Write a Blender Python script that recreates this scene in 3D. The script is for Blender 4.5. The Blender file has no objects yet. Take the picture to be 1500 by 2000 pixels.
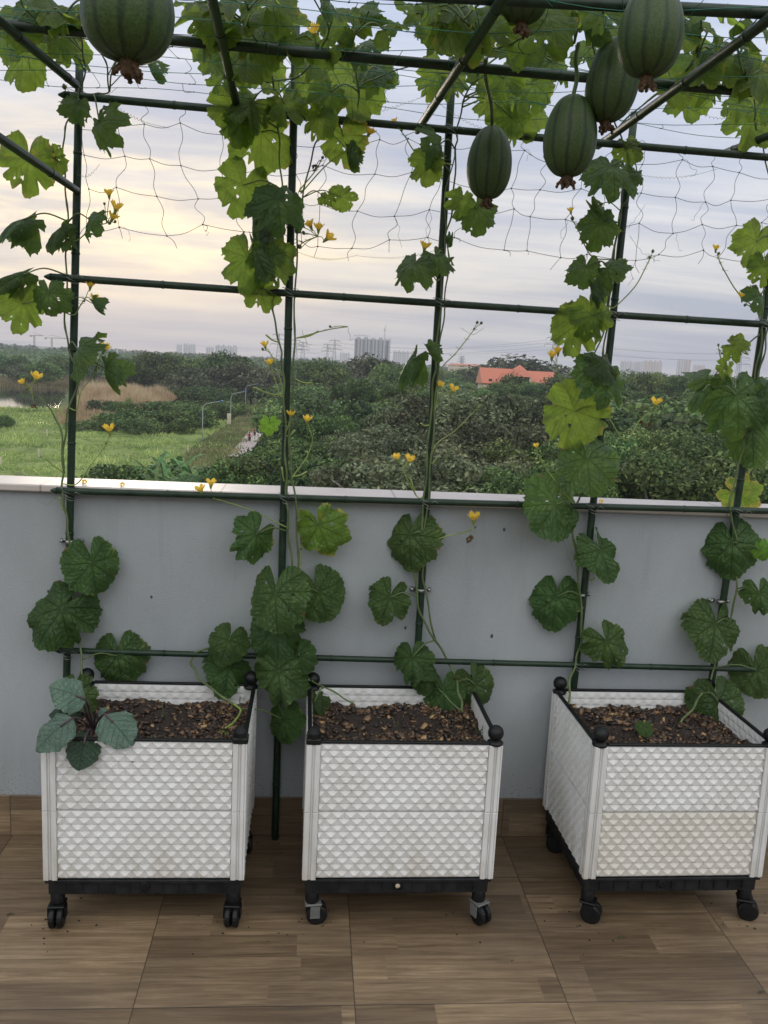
import bpy, math, random
import numpy as np
from mathutils import Vector, Matrix
rnd = random.Random(7)
rad = math.radians
sc = bpy.context.scene
COL = sc.collection

# ------------------------------------------------------------ camera
YAW, PITCH, ROLL, FPX, DIST, EYE = 0.0877, 0.1711, 0.0502, 1703.4, 3.0086, 1.754
CAM = Vector((0, -DIST, EYE))
def cam_axes():
    cy, sy, cp, sp = math.cos(YAW), math.sin(YAW), math.cos(PITCH), math.sin(PITCH)
    f = Vector((sy*cp, cy*cp, -sp)); r = Vector((cy, -sy, 0)); u = r.cross(f)
    c, s = math.cos(ROLL), math.sin(ROLL)
    return c*r + s*u, -s*r + c*u, f
AR, AU, AF = cam_axes()
cd = bpy.data.cameras.new('camera'); cam = bpy.data.objects.new('camera', cd); COL.objects.link(cam)
cd.sensor_fit = 'VERTICAL'; cd.sensor_height = 24; cd.sensor_width = 18; cd.lens = 24*FPX/2000
cd.clip_start = 0.05; cd.clip_end = 30000
cam.matrix_world = Matrix(((AR.x, AU.x, -AF.x, CAM.x), (AR.y, AU.y, -AF.y, CAM.y), (AR.z, AU.z, -AF.z, CAM.z), (0, 0, 0, 1)))
sc.camera = cam
def ray(px, py): return AF + AR*((px-750)/FPX) - AU*((py-1000)/FPX)
def aty(px, py, y): d = ray(px, py); return CAM + d*((y-CAM.y)/d.y)
def atz(px, py, z): d = ray(px, py); return CAM + d*((z-CAM.z)/d.z)
def atd(px, py, dist):
    d = ray(px, py); return CAM + d*(dist/math.hypot(d.x, d.y))

# ------------------------------------------------------------ world, sun, exposure
SUN_EL, SUN_AZ = rad(8), rad(-11.5)
w = bpy.data.worlds.new('World'); sc.world = w; w.use_nodes = True
nt = w.node_tree; nt.nodes.clear()
class NG:
    def __init__(s, nt): s.nt = nt
    def n(s, t, **k):
        x = s.nt.nodes.new(t)
        for a, b in k.items():
            if a.startswith('i_'):
                key = a[2:]; key = int(key) if key.isdigit() else key.replace('_', ' ')
                if hasattr(b, 'is_linked') or b.__class__.__name__.startswith('NodeSocket'): s.nt.links.new(b, x.inputs[key])
                else: x.inputs[key].default_value = b
            else: setattr(x, a, b)
        return x
    def l(s, a, b): s.nt.links.new(a, b)
    def math(s, op, a, b=0.0, c=None, clamp=False):
        x = s.nt.nodes.new('ShaderNodeMath'); x.operation = op; x.use_clamp = clamp
        for i, v in enumerate((a, b, c)):
            if v is None: continue
            if isinstance(v, (int, float)): x.inputs[i].default_value = v
            else: s.nt.links.new(v, x.inputs[i])
        return x.outputs[0]
    def mix(s, f, a, b, blend='MIX'):
        x = s.nt.nodes.new('ShaderNodeMix'); x.data_type = 'RGBA'; x.blend_type = blend
        for i, v in ((0, f), (6, a), (7, b)):
            if isinstance(v, (int, float)): x.inputs[i].default_value = v
            elif isinstance(v, tuple): x.inputs[i].default_value = (v + (1,))[:4] if len(v) == 3 else v
            else: s.nt.links.new(v, x.inputs[i])
        return x.outputs[2]
    def ramp(s, f, stops, interp='LINEAR'):
        x = s.nt.nodes.new('ShaderNodeValToRGB'); x.color_ramp.interpolation = interp
        e = x.color_ramp.elements
        while len(e) < len(stops): e.new(0.5)
        for q, (p, c) in zip(e, stops):
            q.position = p; q.color = (c, c, c, 1) if isinstance(c, (int, float)) else tuple(c) + (1,)
        if f is not None: s.nt.links.new(f, x.inputs[0])
        return x.outputs[0]
    def noise(s, vec, scale, detail=4, rough=.55, dist=0.0, out=0):
        x = s.nt.nodes.new('ShaderNodeTexNoise'); x.inputs['Scale'].default_value = scale
        x.inputs['Detail'].default_value = detail; x.inputs['Roughness'].default_value = rough; x.inputs['Distortion'].default_value = dist
        if vec is not None: s.nt.links.new(vec, x.inputs['Vector'])
        return x.outputs[out]
    def mapping(s, vec, scale=(1, 1, 1), loc=(0, 0, 0), rot=(0, 0, 0)):
        x = s.nt.nodes.new('ShaderNodeMapping'); x.inputs['Scale'].default_value = scale
        x.inputs['Location'].default_value = loc; x.inputs['Rotation'].default_value = rot
        s.nt.links.new(vec, x.inputs['Vector']); return x.outputs[0]
g = NG(nt)
out = g.n('ShaderNodeOutputWorld')
sky = g.n('ShaderNodeTexSky', sky_type='NISHITA', sun_disc=False, sun_elevation=SUN_EL, sun_rotation=SUN_AZ, air_density=1.2, dust_density=2.0, ozone_density=2.0)
tc = g.n('ShaderNodeTexCoord').outputs['Generated']
sep = g.n('ShaderNodeSeparateXYZ', i_0=tc)
X, Y, Z = sep.outputs
zc = g.math('MAXIMUM', Z, 0.0)
inv = g.math('DIVIDE', 1.0, g.math('ADD', zc, 0.10))
cmb = g.n('ShaderNodeCombineXYZ', i_0=g.math('MULTIPLY', X, inv), i_1=g.math('MULTIPLY', Y, inv), i_2=0.0).outputs[0]
# cloud cover: lavender grey sheets, paler breaks
n1 = g.noise(g.mapping(cmb, (0.42, 1.25, 1), (3.1, 1.7, 0)), 1.0, 7, .60, .45)
n2 = g.noise(g.mapping(cmb, (0.22, 0.55, 1), (7.7, 2.9, 0)), 1.0, 4, .5, .2)
cl = g.math('ADD', g.math('MULTIPLY', n1, .55), g.math('MULTIPLY', n2, .45))
elev = g.ramp(zc, [(0.0, (.63, .63, .645)), (.05, (.66, .665, .685)), (.16, (.70, .73, .80)), (.36, (.55, .645, .84)), (.60, (.95, .99, 1.08)), (1.0, (1.5, 1.5, 1.5))])
dark = g.mix(1.0, elev, (.70, .77, .92), 'MULTIPLY')
lite = g.mix(1.0, elev, (1.32, 1.27, 1.20), 'MULTIPLY')
base = g.mix(g.ramp(cl, [(.42, 0.0), (.57, 1.0)]), dark, lite)
# the sky opposite the sunset is dimmer near the horizon
back = g.math('MULTIPLY', g.ramp(g.math('MULTIPLY', Y, -1.0), [(0.0, 0.0), (.55, 1.0)]), g.ramp(Z, [(0.0, 1.0), (.45, 0.0)]))
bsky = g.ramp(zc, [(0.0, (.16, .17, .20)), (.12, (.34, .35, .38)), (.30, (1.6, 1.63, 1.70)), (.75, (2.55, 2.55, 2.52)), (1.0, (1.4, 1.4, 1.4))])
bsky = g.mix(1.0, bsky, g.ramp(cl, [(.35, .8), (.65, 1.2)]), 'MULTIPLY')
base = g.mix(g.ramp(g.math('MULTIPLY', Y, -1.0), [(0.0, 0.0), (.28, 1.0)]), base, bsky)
# glow round the hidden sun, seen through the breaks
gl = Vector((math.sin(rad(-13))*math.cos(rad(6)), math.cos(rad(-13))*math.cos(rad(6)), math.sin(rad(6))))
vm = g.n('ShaderNodeVectorMath', operation='DOT_PRODUCT'); g.l(tc, vm.inputs[0]); vm.inputs[1].default_value = gl
dt = g.math('MAXIMUM', vm.outputs['Value'], 0.0)
wide = g.math('MULTIPLY', g.math('POWER', dt, 14.0), 0.40)
streak = g.noise(g.mapping(tc, (5.0, 5.0, 42.0), (0.3, 0.2, 2.1)), 1.0, 5, .55, .5)
st = g.ramp(streak, [(.44, 0.0), (.66, 1.0)])
band = g.ramp(Z, [(0.0, 0.0), (.035, .25), (.075, 1.0), (.14, 1.0), (.24, .25), (.32, 0.0)])
tight = g.math('MULTIPLY', g.math('MULTIPLY', g.math('POWER', dt, 20.0), g.math('ADD', g.math('MULTIPLY', st, .95), .12)), band)
base = g.mix(g.math('MULTIPLY', wide, band), base, (.94, .85, .68))
base = g.mix(g.math('MINIMUM', tight, 1.0), base, (1.5, 1.25, .82))
nis = g.n('ShaderNodeBackground', i_Color=sky.outputs[0], i_Strength=0.06)
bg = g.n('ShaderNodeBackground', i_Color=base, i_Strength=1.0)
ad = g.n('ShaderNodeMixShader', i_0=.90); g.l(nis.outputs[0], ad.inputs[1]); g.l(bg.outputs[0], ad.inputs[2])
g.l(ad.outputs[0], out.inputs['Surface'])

sl = bpy.data.lights.new('sun', 'SUN'); sl.energy = 0.9; sl.angle = rad(12); sl.color = (1, .86, .68)
so = bpy.data.objects.new('sun', sl); COL.objects.link(so)
sd = Vector((math.sin(SUN_AZ)*math.cos(SUN_EL), math.cos(SUN_AZ)*math.cos(SUN_EL), math.sin(SUN_EL)))
so.rotation_euler = sd.to_track_quat('Z', 'Y').to_euler()
sc.view_settings.view_transform = 'Standard'; sc.view_settings.look = 'None'; sc.view_settings.exposure = 0.0; sc.view_settings.gamma = 1
sc.render.engine = 'CYCLES'
HAZE_D = 0.00021

# ------------------------------------------------------------ materials
def newmat(name):
    m = bpy.data.materials.new(name); m.use_nodes = True; nt = m.node_tree
    b = nt.nodes['Principled BSDF']; return m, NG(nt), b
def simple(name, col, rough=.5, var=.12, scale=30, bump=0.0, bscale=200, metallic=0, spec=.5):
    m, g, b = newmat(name)
    tc = g.n('ShaderNodeTexCoord').outputs['Object']
    n = g.noise(tc, scale, 5, .6)
    lo = tuple(c*(1-var) for c in col); hi = tuple(min(1, c*(1+var)) for c in col)
    g.l(g.ramp(n, [(.3, lo), (.7, hi)]), b.inputs['Base Color'])
    b.inputs['Roughness'].default_value = rough; b.inputs['Metallic'].default_value = metallic
    b.inputs['Specular IOR Level'].default_value = spec
    if bump:
        bp = g.n('ShaderNodeBump', i_Strength=bump, i_Distance=.002); g.l(g.noise(tc, bscale, 4, .6), bp.inputs['Height']); g.l(bp.outputs[0], b.inputs['Normal'])
    return m
M = {}
M['pipe'] = simple('green_coated_pipe', (.012, .028, .015), .42, .45, 25, .3, 300, 0, .35)
M['black'] = simple('black_plastic', (.005, .0055, .006), .45, .3, 20, .2, 300, 0, .28)
M['dustyblack'] = simple('dusty_black_plastic', (.008, .009, .010), .6, .8, 22, .3, 200, 0, .3)
M['metal'] = simple('dull_metal', (.30, .30, .29), .4, .3, 50, 0, 1, .9)
M['greyfork'] = simple('grey_fork', (.11, .11, .105), .5, .2, 40)
M['stem'] = simple('vine_stem', (.085, .12, .04), .55, .35, 25, .4, 400)
M['youngstem'] = simple('young_stem', (.20, .26, .06), .5, .25, 40)
M['tendril'] = simple('tendril', (.14, .17, .06), .6, .3, 40)
M['drystem'] = simple('dry_stem', (.16, .11, .06), .8, .3, 40)
M['purplestem'] = simple('purple_stem', (.07, .045, .055), .5, .3, 60)
M['brownflower'] = simple('withered_petal', (.085, .048, .022), .85, .5, 120, .6, 500)
M['knot'] = simple('dark_twine', (.03, .038, .036), .7, .3, 40)
M['gtwine'] = simple('green_twine', (.012, .13, .085), .6, .3, 40)
M['lamp_steel'] = simple('lamp_steel', (.34, .36, .36), .4, .1, 3)
M['lamp_blue'] = simple('lamp_blue', (.06, .22, .50), .35, .1, 3)
M['pylon'] = simple('pylon_steel', (.28, .29, .30), .6, .1, 1)
M['trunk'] = simple('bark', (.13, .11, .085), .9, .35, 3, .5, 20)
M['palebark'] = simple('pale_bark', (.30, .28, .24), .9, .3, 3)
M['redshirt'] = simple('red_shirt', (.45, .03, .03), .8, .2, 5)
M['skin'] = simple('skin', (.35, .20, .13), .6, .1, 5)
M['dark_cloth'] = simple('dark_cloth', (.03, .03, .04), .8, .2, 5)
M['drain'] = simple('drain_brass', (.42, .35, .25), .5, .3, 80)
M['motor'] = simple('motorbike_paint', (.16, .02, .02), .35, .2, 5)

def mat_petal():
    m, g, b = newmat('yellow_petal')
    tc = g.n('ShaderNodeTexCoord').outputs['Object']
    c = g.ramp(g.noise(tc, 60, 3), [(.3, (.82, .50, .03)), (.7, (.94, .70, .12))])
    g.l(c, b.inputs['Base Color']); b.inputs['Roughness'].default_value = .6
    tr = g.n('ShaderNodeBsdfTranslucent'); g.l(c, tr.inputs[0])
    mx = g.n('ShaderNodeMixShader', i_0=.45); g.l(b.outputs[0], mx.inputs[1]); g.l(tr.outputs[0], mx.inputs[2])
    g.l(mx.outputs[0], m.node_tree.nodes['Material Output'].inputs[0]); return m
M['petal'] = mat_petal()

def mat_leaf(name, c1, c2, veinc, trans, edge, tr_amt=.42, rough=.42, dry=.62, spec=.5):
    m, g, b = newmat(name)
    uv = g.n('ShaderNodeUVMap', uv_map='veins').outputs[0]
    s = g.n('ShaderNodeSeparateXYZ', i_0=uv)
    A, B = s.outputs[0], s.outputs[1]                       # along and across the nearest main vein
    tc = g.n('ShaderNodeTexCoord').outputs['Object']
    oi = g.n('ShaderNodeObjectInfo').outputs['Random']
    wob = g.math('MULTIPLY', g.math('SUBTRACT', g.noise(tc, 9, 2), .5), .05)
    main = g.ramp(g.math('ADD', B, g.math('MULTIPLY', A, .010)), [(0.0, 1.0), (.008, 1.0), (.024, 0.0)])
    side = g.math('FRACT', g.math('MULTIPLY', g.math('ADD', g.math('SUBTRACT', A, g.math('MULTIPLY', B, .95)), wob), 6.2))
    sd_ = g.math('ABSOLUTE', g.math('SUBTRACT', side, .5))
    sv = g.ramp(sd_, [(0.0, 1.0), (.03, .8), (.085, 0.0)])
    vo = g.n('ShaderNodeTexVoronoi', feature='DISTANCE_TO_EDGE', i_Scale=17.0); g.l(tc, vo.inputs['Vector'])
    net = g.ramp(vo.outputs[0], [(0.0, .32), (.05, 0.0)])
    vein = g.math('MAXIMUM', g.math('MAXIMUM', main, g.math('MULTIPLY', sv, .75)), net)
    br = g.noise(tc, 4.5, 4, .6)
    col = g.mix(g.ramp(br, [(.35, 0.0), (.65, 1.0)]), c1, c2)
    col = g.mix(g.math('MULTIPLY', vein, .55), col, veinc)
    at = g.n('ShaderNodeAttribute', attribute_name='rim').outputs['Fac']
    blot = g.noise(g.mapping(tc, (1, 1, 1), (5, 3, 1)), 3.2, 5, .65)
    oi3 = g.math('MULTIPLY', g.math('FRACT', g.math('MULTIPLY', oi, 7.31)), .10)
    yel = g.ramp(g.math('ADD', g.math('ADD', blot, g.math('MULTIPLY', at, .13)), oi3), [(dry, 0.0), (dry+.12, 1.0)])
    col = g.mix(g.math('MULTIPLY', yel, .85), col, edge)
    brn = g.ramp(g.math('ADD', g.noise(g.mapping(tc, (1, 1, 1), (1, 8, 4)), 4.0, 5, .6), g.math('MULTIPLY', at, .14)), [(.745, 0.0), (.78, 1.0)])
    col = g.mix(brn, col, (.20, .12, .05))
    hs = g.n('ShaderNodeHueSaturation'); g.l(col, hs.inputs['Color'])
    g.l(g.math('ADD', g.math('MULTIPLY', oi, .03), .485), hs.inputs['Hue'])
    g.l(g.math('ADD', g.math('MULTIPLY', g.math('FRACT', g.math('MULTIPLY', oi, 13.7)), .5), .78), hs.inputs['Value'])
    g.l(hs.outputs[0], b.inputs['Base Color']); b.inputs['Roughness'].default_value = rough
    b.inputs['Specular IOR Level'].default_value = spec
    hgt = g.math('SUBTRACT', g.math('MULTIPLY', g.noise(tc, 22, 3), .7), g.math('MULTIPLY', vein, .9))
    bp = g.n('ShaderNodeBump', i_Strength=.6, i_Distance=.02); g.l(hgt, bp.inputs['Height']); g.l(bp.outputs[0], b.inputs['Normal'])
    tr = g.n('ShaderNodeBsdfTranslucent')
    tcol = g.mix(g.math('MULTIPLY', vein, .55), trans, tuple(x*.45 for x in trans))
    tcol = g.mix(yel, tcol, (.50, .42, .08)); tcol = g.mix(brn, tcol, (.12, .07, .03))
    tcol = g.mix(1.0, tcol, g.ramp(br, [(.3, .75), (.7, 1.2)]), 'MULTIPLY')
    g.l(tcol, tr.inputs[0])
    mx = g.n('ShaderNodeMixShader', i_0=tr_amt); g.l(b.outputs[0], mx.inputs[1]); g.l(tr.outputs[0], mx.inputs[2])
    g.l(mx.outputs[0], m.node_tree.nodes['Material Output'].inputs[0]); return m
M['leaf'] = mat_leaf('gourd_leaf', (.055, .095, .028), (.095, .150, .042), (.034, .060, .018), (.33, .47, .055), (.36, .35, .07), tr_amt=.58, dry=.68)
M['leafthick'] = mat_leaf('thick_gourd_leaf', (.034, .078, .018), (.060, .118, .026), (.022, .050, .013), (.15, .25, .035), (.30, .30, .07), tr_amt=.38, dry=.77, rough=.40)
M['leafold'] = mat_leaf('yellowing_gourd_leaf', (.09, .17, .025), (.14, .24, .035), (.035, .075, .015), (.34, .50, .05), (.42, .36, .07), dry=.60)
M['leafyoung'] = mat_leaf('young_gourd_leaf', (.16, .34, .04), (.20, .40, .05), (.10, .22, .03), (.30, .52, .05), (.30, .36, .06), dry=.8)
M['kale'] = mat_leaf('kale_leaf', (.095, .165, .115), (.135, .21, .15), (.075, .13, .09), (.08, .16, .08), (.10, .17, .12), .15, .32, .85)
M['kaledark'] = mat_leaf('dark_kale_leaf', (.028, .055, .030), (.04, .075, .042), (.02, .04, .03), (.05, .12, .04), (.04, .08, .04), .15, .35, .85)

def mat_gourd():
    m, g, b = newmat('gourd_skin')
    uv = g.n('ShaderNodeUVMap', uv_map='skin').outputs[0]
    s = g.n('ShaderNodeSeparateXYZ', i_0=uv)
    tc = g.n('ShaderNodeTexCoord').outputs['Object']
    wob = g.math('MULTIPLY', g.math('SUBTRACT', g.noise(tc, 40, 4), .5), .35)
    fr = g.math('FRACT', g.math('ADD', g.math('MULTIPLY', s.outputs[0], 10.0), wob))
    d = g.math('ABSOLUTE', g.math('SUBTRACT', fr, .5))
    stripe = g.ramp(d, [(0.0, 1.0), (.07, .85), (.18, 0.0)])
    mot = g.noise(tc, 260, 4, .7)
    col = g.mix(g.ramp(mot, [(.35, 0.0), (.68, 1.0)]), (.022, .045, .011), (.058, .098, .020))
    big = g.noise(tc, 18, 3)
    col = g.mix(g.ramp(big, [(.35, 0.0), (.7, .5)]), col, (.040, .060, .024))
    col = g.mix(g.math('MULTIPLY', stripe, .68), col, (.006, .013, .005))
    g.l(col, b.inputs['Base Color']); b.inputs['Roughness'].default_value = .5
    b.inputs['Specular IOR Level'].default_value = .35
    bp = g.n('ShaderNodeBump', i_Strength=.35, i_Distance=.002); g.l(g.noise(tc, 180, 3), bp.inputs['Height']); g.l(bp.outputs[0], b.inputs['Normal'])
    return m
M['gourd'] = mat_gourd()

def mat_planter():
    m, g, b = newmat('white_planter_plastic')
    tc = g.n('ShaderNodeTexCoord').outputs['Object']
    oi = g.n('ShaderNodeObjectInfo').outputs['Random']
    n = g.noise(tc, 7, 5, .6)
    c = g.mix(g.ramp(n, [(.35, 0.0), (.75, 1.0)]), (.64, .645, .64), (.53, .525, .50))
    zz = g.n('ShaderNodeSeparateXYZ', i_0=tc).outputs[2]
    c = g.mix(g.math('MULTIPLY', g.ramp(g.noise(g.mapping(tc, (14, 14, 5)), 1, 5, .65), [(.42, 0.0), (.62, .55)]), g.ramp(zz, [(.17, 1.0), (.36, .12)])), c, (.34, .29, .22))
    d = g.noise(g.mapping(tc, (60, 60, 6)), 1, 4)
    c = g.mix(g.ramp(d, [(.55, 0.0), (.8, .45)]), c, (.40, .37, .31))
    c = g.mix(g.ramp(g.noise(tc, 90, 2), [(.74, 0.0), (.78, .8)]), c, (.22, .19, .14))
    g.l(c, b.inputs['Base Color']); b.inputs['Roughness'].default_value = .33
    return m
M['planter'] = mat_planter()
def mat_planter2():
    m, g, b = newmat('yellowed_planter_plastic')
    tc = g.n('ShaderNodeTexCoord').outputs['Object']
    n = g.noise(tc, 7, 5, .6)
    c = g.mix(g.ramp(n, [(.35, 0.0), (.75, 1.0)]), (.57, .55, .50), (.48, .455, .395))
    g.l(c, b.inputs['Base Color']); b.inputs['Roughness'].default_value = .38
    return m
M['planter_yellow'] = mat_planter2()

def mat_wall():
    m, g, b = newmat('blue_grey_plaster')
    tc = g.n('ShaderNodeTexCoord').outputs['Object']
    n = g.noise(g.mapping(tc, (1, 1, .45)), 2.2, 7, .62)
    c = g.ramp(n, [(.3, (.268, .292, .310)), (.7, (.34, .365, .38))])
    sp = g.n('ShaderNodeTexVoronoi', i_Scale=7.0); g.l(g.mapping(tc, (1, 1, .7), (.3, 0, .1)), sp.inputs['Vector'])
    c = g.mix(g.ramp(sp.outputs['Distance'], [(.034, 1.0), (.042, 0.0)]), c, (.05, .045, .04))
    z = g.n('ShaderNodeSeparateXYZ', i_0=tc).outputs[2]
    wear = g.math('MULTIPLY', g.ramp(g.noise(g.mapping(tc, (7, 1, 16)), 1, 6, .7), [(.52, 0.0), (.58, 1.0)]), g.ramp(z, [(1.19, 0.0), (1.245, 1.0)]))
    c = g.mix(g.math('MULTIPLY', wear, .75), c, (.16, .15, .13))
    dr = g.math('MULTIPLY', g.ramp(g.noise(g.mapping(tc, (9, 1, .6)), 1, 5), [(.5, 0.0), (.75, .35)]), g.ramp(z, [(.15, 1.0), (.5, 0.0)]))
    c = g.mix(dr, c, (.14, .14, .13))
    rs = g.math('MULTIPLY', g.ramp(g.noise(g.mapping(tc, (11, 1, 1.1)), 1, 6, .7), [(.54, 0.0), (.80, .30)]), g.ramp(z, [(.75, 0.0), (1.24, 1.0)]))
    c = g.mix(rs, c, (.13, .135, .13))
    c = g.mix(g.ramp(g.noise(tc, 1.1, 6, .6), [(.42, 0.0), (.72, .30)]), c, (.20, .21, .21))
    c = g.mix(g.math('MULTIPLY', g.ramp(g.noise(tc, 120, 3), [(.60, 0.0), (.66, .8)]), g.ramp(z, [(.16, 1.0), (.32, 0.0)])), c, (.07, .06, .05))
    g.l(c, b.inputs['Base Color']); b.inputs['Roughness'].default_value = .75
    bp = g.n('ShaderNodeBump', i_Strength=.5, i_Distance=.003)
    g.l(g.math('ADD', g.noise(tc, 160, 3), g.math('MULTIPLY', g.noise(tc, 9, 3), .8)), bp.inputs['Height']); g.l(bp.outputs[0], b.inputs['Normal'])
    return m
M['wall'] = mat_wall()
def mat_coping():
    m, g, b = newmat('pale_marble')
    tc = g.n('ShaderNodeTexCoord').outputs['Object']
    c = g.ramp(g.noise(tc, 5, 7, .6, .6), [(.3, (.44, .39, .36)), (.7, (.53, .48, .45))])
    fx = g.math('FRACT', g.math('MULTIPLY', g.n('ShaderNodeSeparateXYZ', i_0=tc).outputs[0], 1/.6))
    j = g.ramp(g.math('ABSOLUTE', g.math('SUBTRACT', fx, .5)), [(0, 1.0), (.003, 1.0), (.005, 0.0)])
    c = g.mix(j, c, (.2, .17, .14))
    g.l(c, b.inputs['Base Color']); b.inputs['Roughness'].default_value = .45
    return m
M['coping'] = mat_coping()

def mat_tile(name, x0, y0, s, vertical=False):
    m, g, b = newmat(name)
    tc = g.n('ShaderNodeTexCoord').outputs['Object']
    sp = g.n('ShaderNodeSeparateXYZ', i_0=tc)
    x = g.math('SUBTRACT', sp.outputs[0], x0)
    y = g.math('SUBTRACT', sp.outputs[2] if vertical else sp.outputs[1], y0)
    tx, ty = g.math('DIVIDE', x, s), g.math('DIVIDE', y, s)
    fx, fy = g.math('FRACT', g.math('ADD', tx, 50)), g.math('FRACT', g.math('ADD', ty, 50))
    ix, iy = g.math('FLOOR', g.math('ADD', tx, 50)), g.math('FLOOR', g.math('ADD', ty, 50))
    row = g.math('FLOOR', g.math('MULTIPLY', fy, 6.0))
    rid = g.math('ADD', g.math('MULTIPLY', iy, 6.0), row)
    wn = g.n('ShaderNodeTexWhiteNoise', noise_dimensions='2D')
    g.l(g.n('ShaderNodeCombineXYZ', i_0=rid, i_1=ix).outputs[0], wn.inputs['Vector'])
    off = wn.outputs['Value']
    seg = g.math('FLOOR', g.math('ADD', fx, off))
    wn2 = g.n('ShaderNodeTexWhiteNoise', noise_dimensions='3D')
    g.l(g.n('ShaderNodeCombineXYZ', i_0=g.math('ADD', seg, g.math('MULTIPLY', ix, 3)), i_1=rid, i_2=4.0).outputs[0], wn2.inputs['Vector'])
    tone = wn2.outputs['Value']
    gv = g.n('ShaderNodeCombineXYZ', i_0=g.math('MULTIPLY', x, 3.2), i_1=g.math('MULTIPLY', y, 60), i_2=g.math('MULTIPLY', tone, 31.0)).outputs[0]
    grain = g.noise(gv, 1.0, 7, .68, .9)
    grain2 = g.noise(g.mapping(gv, (.6, .25, 1)), 1.0, 3, .5, 1.5)
    gg = g.math('ADD', g.math('MULTIPLY', grain, .75), g.math('MULTIPLY', grain2, .25))
    c = g.ramp(gg, [(.30, (.082, .054, .029)), (.48, (.172, .120, .070)), (.70, (.31, .232, .145))])
    c = g.mix(1.0, c, g.ramp(tone, [(0, (.60, .57, .54)), (.5, (.92, .90, .88)), (1, (1.28, 1.26, 1.22))]), 'MULTIPLY')
    c = g.mix(g.ramp(g.noise(tc, 1.9, 7, .68), [(.40, 0.0), (.70, .55)]), c, (.075, .058, .045))
    c = g.mix(g.ramp(g.noise(tc, 75, 3), [(.74, 0.0), (.78, .6)]), c, (.05, .04, .03))
    def edge(f, wdt):
        d = g.math('MINIMUM', f, g.math('SUBTRACT', 1.0, f)); return g.ramp(d, [(0, 1.0), (wdt, 1.0), (wdt*1.5, 0.0)])
    gr = g.math('MAXIMUM', edge(fx, .0022), edge(fy, .0022) if not vertical else 0.0)
    ln = g.math('FRACT', g.math('MULTIPLY', fy, 6.0)); ln = g.ramp(g.math('MINIMUM', ln, g.math('SUBTRACT', 1.0, ln)), [(0, .35), (.02, 0.0)])
    c = g.mix(ln, c, (.06, .045, .03))
    c = g.mix(gr, c, (.028, .022, .018))
    g.l(c, b.inputs['Base Color'])
    g.l(g.ramp(gg, [(.3, .50), (.7, .38)]), b.inputs['Roughness'])
    bp = g.n('ShaderNodeBump', i_Strength=.6, i_Distance=.0015)
    g.l(g.math('SUBTRACT', g.math('MULTIPLY', grain, .25), gr), bp.inputs['Height']); g.l(bp.outputs[0], b.inputs['Normal'])
    return m
M['floor'] = mat_tile('wood_look_tile', -0.4248, -0.8749, .6)
M['skirt'] = mat_tile('skirting_tile', -1.03, -0.3, .6, True)

def mat_soil():
    m, g, b = newmat('damp_soil')
    tc = g.n('ShaderNodeTexCoord').outputs['Object']
    g.l(g.ramp(g.noise(tc, 70, 6, .7), [(.3, (.010, .007, .006)), (.6, (.035, .022, .015)), (.8, (.10, .06, .035))]), b.inputs['Base Color'])
    b.inputs['Roughness'].default_value = .8
    bp = g.n('ShaderNodeBump', i_Strength=1.0, i_Distance=.01); g.l(g.noise(tc, 90, 5, .7), bp.inputs['Height']); g.l(bp.outputs[0], b.inputs['Normal']); return m
M['soil'] = mat_soil()
def mat_chip():
    m, g, b = newmat('husk_chips')
    at = g.n('ShaderNodeAttribute', attribute_name='tone').outputs['Fac']
    g.l(g.ramp(at, [(0, (.012, .008, .006)), (.42, (.045, .025, .014)), (.7, (.14, .078, .038)), (1, (.36, .23, .11))]), b.inputs['Base Color'])
    b.inputs['Roughness'].default_value = .42; return m
M['chip'] = mat_chip()

def mat_foliage(name, c1, c2, c3, scale=.35, tr=.25):
    m, g, b = newmat(name)
    at = g.n('ShaderNodeAttribute', attribute_name='tone').outputs['Fac']
    oi = g.n('ShaderNodeObjectInfo').outputs['Random']
    c = g.ramp(at, [(0, c1), (.5, c2), (1, c3)])
    hs = g.n('ShaderNodeHueSaturation'); g.l(c, hs.inputs['Color'])
    g.l(g.math('ADD', g.math('MULTIPLY', oi, .055), .470), hs.inputs['Hue'])
    g.l(g.math('ADD', g.math('MULTIPLY', g.math('FRACT', g.math('MULTIPLY', oi, 5.7)), .95), .60), hs.inputs['Value'])
    g.l(hs.outputs[0], b.inputs['Base Color']); b.inputs['Roughness'].default_value = .6; b.inputs['Specular IOR Level'].default_value = .25
    t = g.n('ShaderNodeBsdfTranslucent'); g.l(hs.outputs[0], t.inputs[0])
    mx = g.n('ShaderNodeMixShader', i_0=tr); g.l(b.outputs[0], mx.inputs[1]); g.l(t.outputs[0], mx.inputs[2])
    g.l(mx.outputs[0], m.node_tree.nodes['Material Output'].inputs[0]); return m
M['f_dark'] = mat_foliage('dark_foliage', (.020, .046, .014), (.070, .125, .034), (.20, .28, .075))
M['f_olive'] = mat_foliage('olive_brown_foliage', (.034, .046, .024), (.105, .125, .062), (.25, .27, .15))
M['f_light'] = mat_foliage('light_foliage', (.026, .056, .018), (.095, .155, .046), (.27, .36, .12))
M['f_palm'] = mat_foliage('palm_foliage', (.035, .075, .025), (.065, .13, .042), (.12, .20, .065))
M['f_banana'] = mat_foliage('banana_foliage', (.05, .11, .03), (.09, .17, .05), (.15, .24, .09))
M['f_reed'] = mat_foliage('reed_stalks', (.13, .11, .05), (.24, .19, .10), (.36, .28, .17))
M['f_tan'] = mat_foliage('tan_reed_plumes', (.30, .20, .12), (.46, .32, .20), (.60, .46, .31))
M['f_verge'] = mat_foliage('verge_grass_blades', (.09, .12, .04), (.18, .20, .08), (.33, .30, .15))
M['f_grass'] = mat_foliage('grass_blades', (.075, .12, .032), (.18, .24, .07), (.35, .39, .14))
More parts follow.
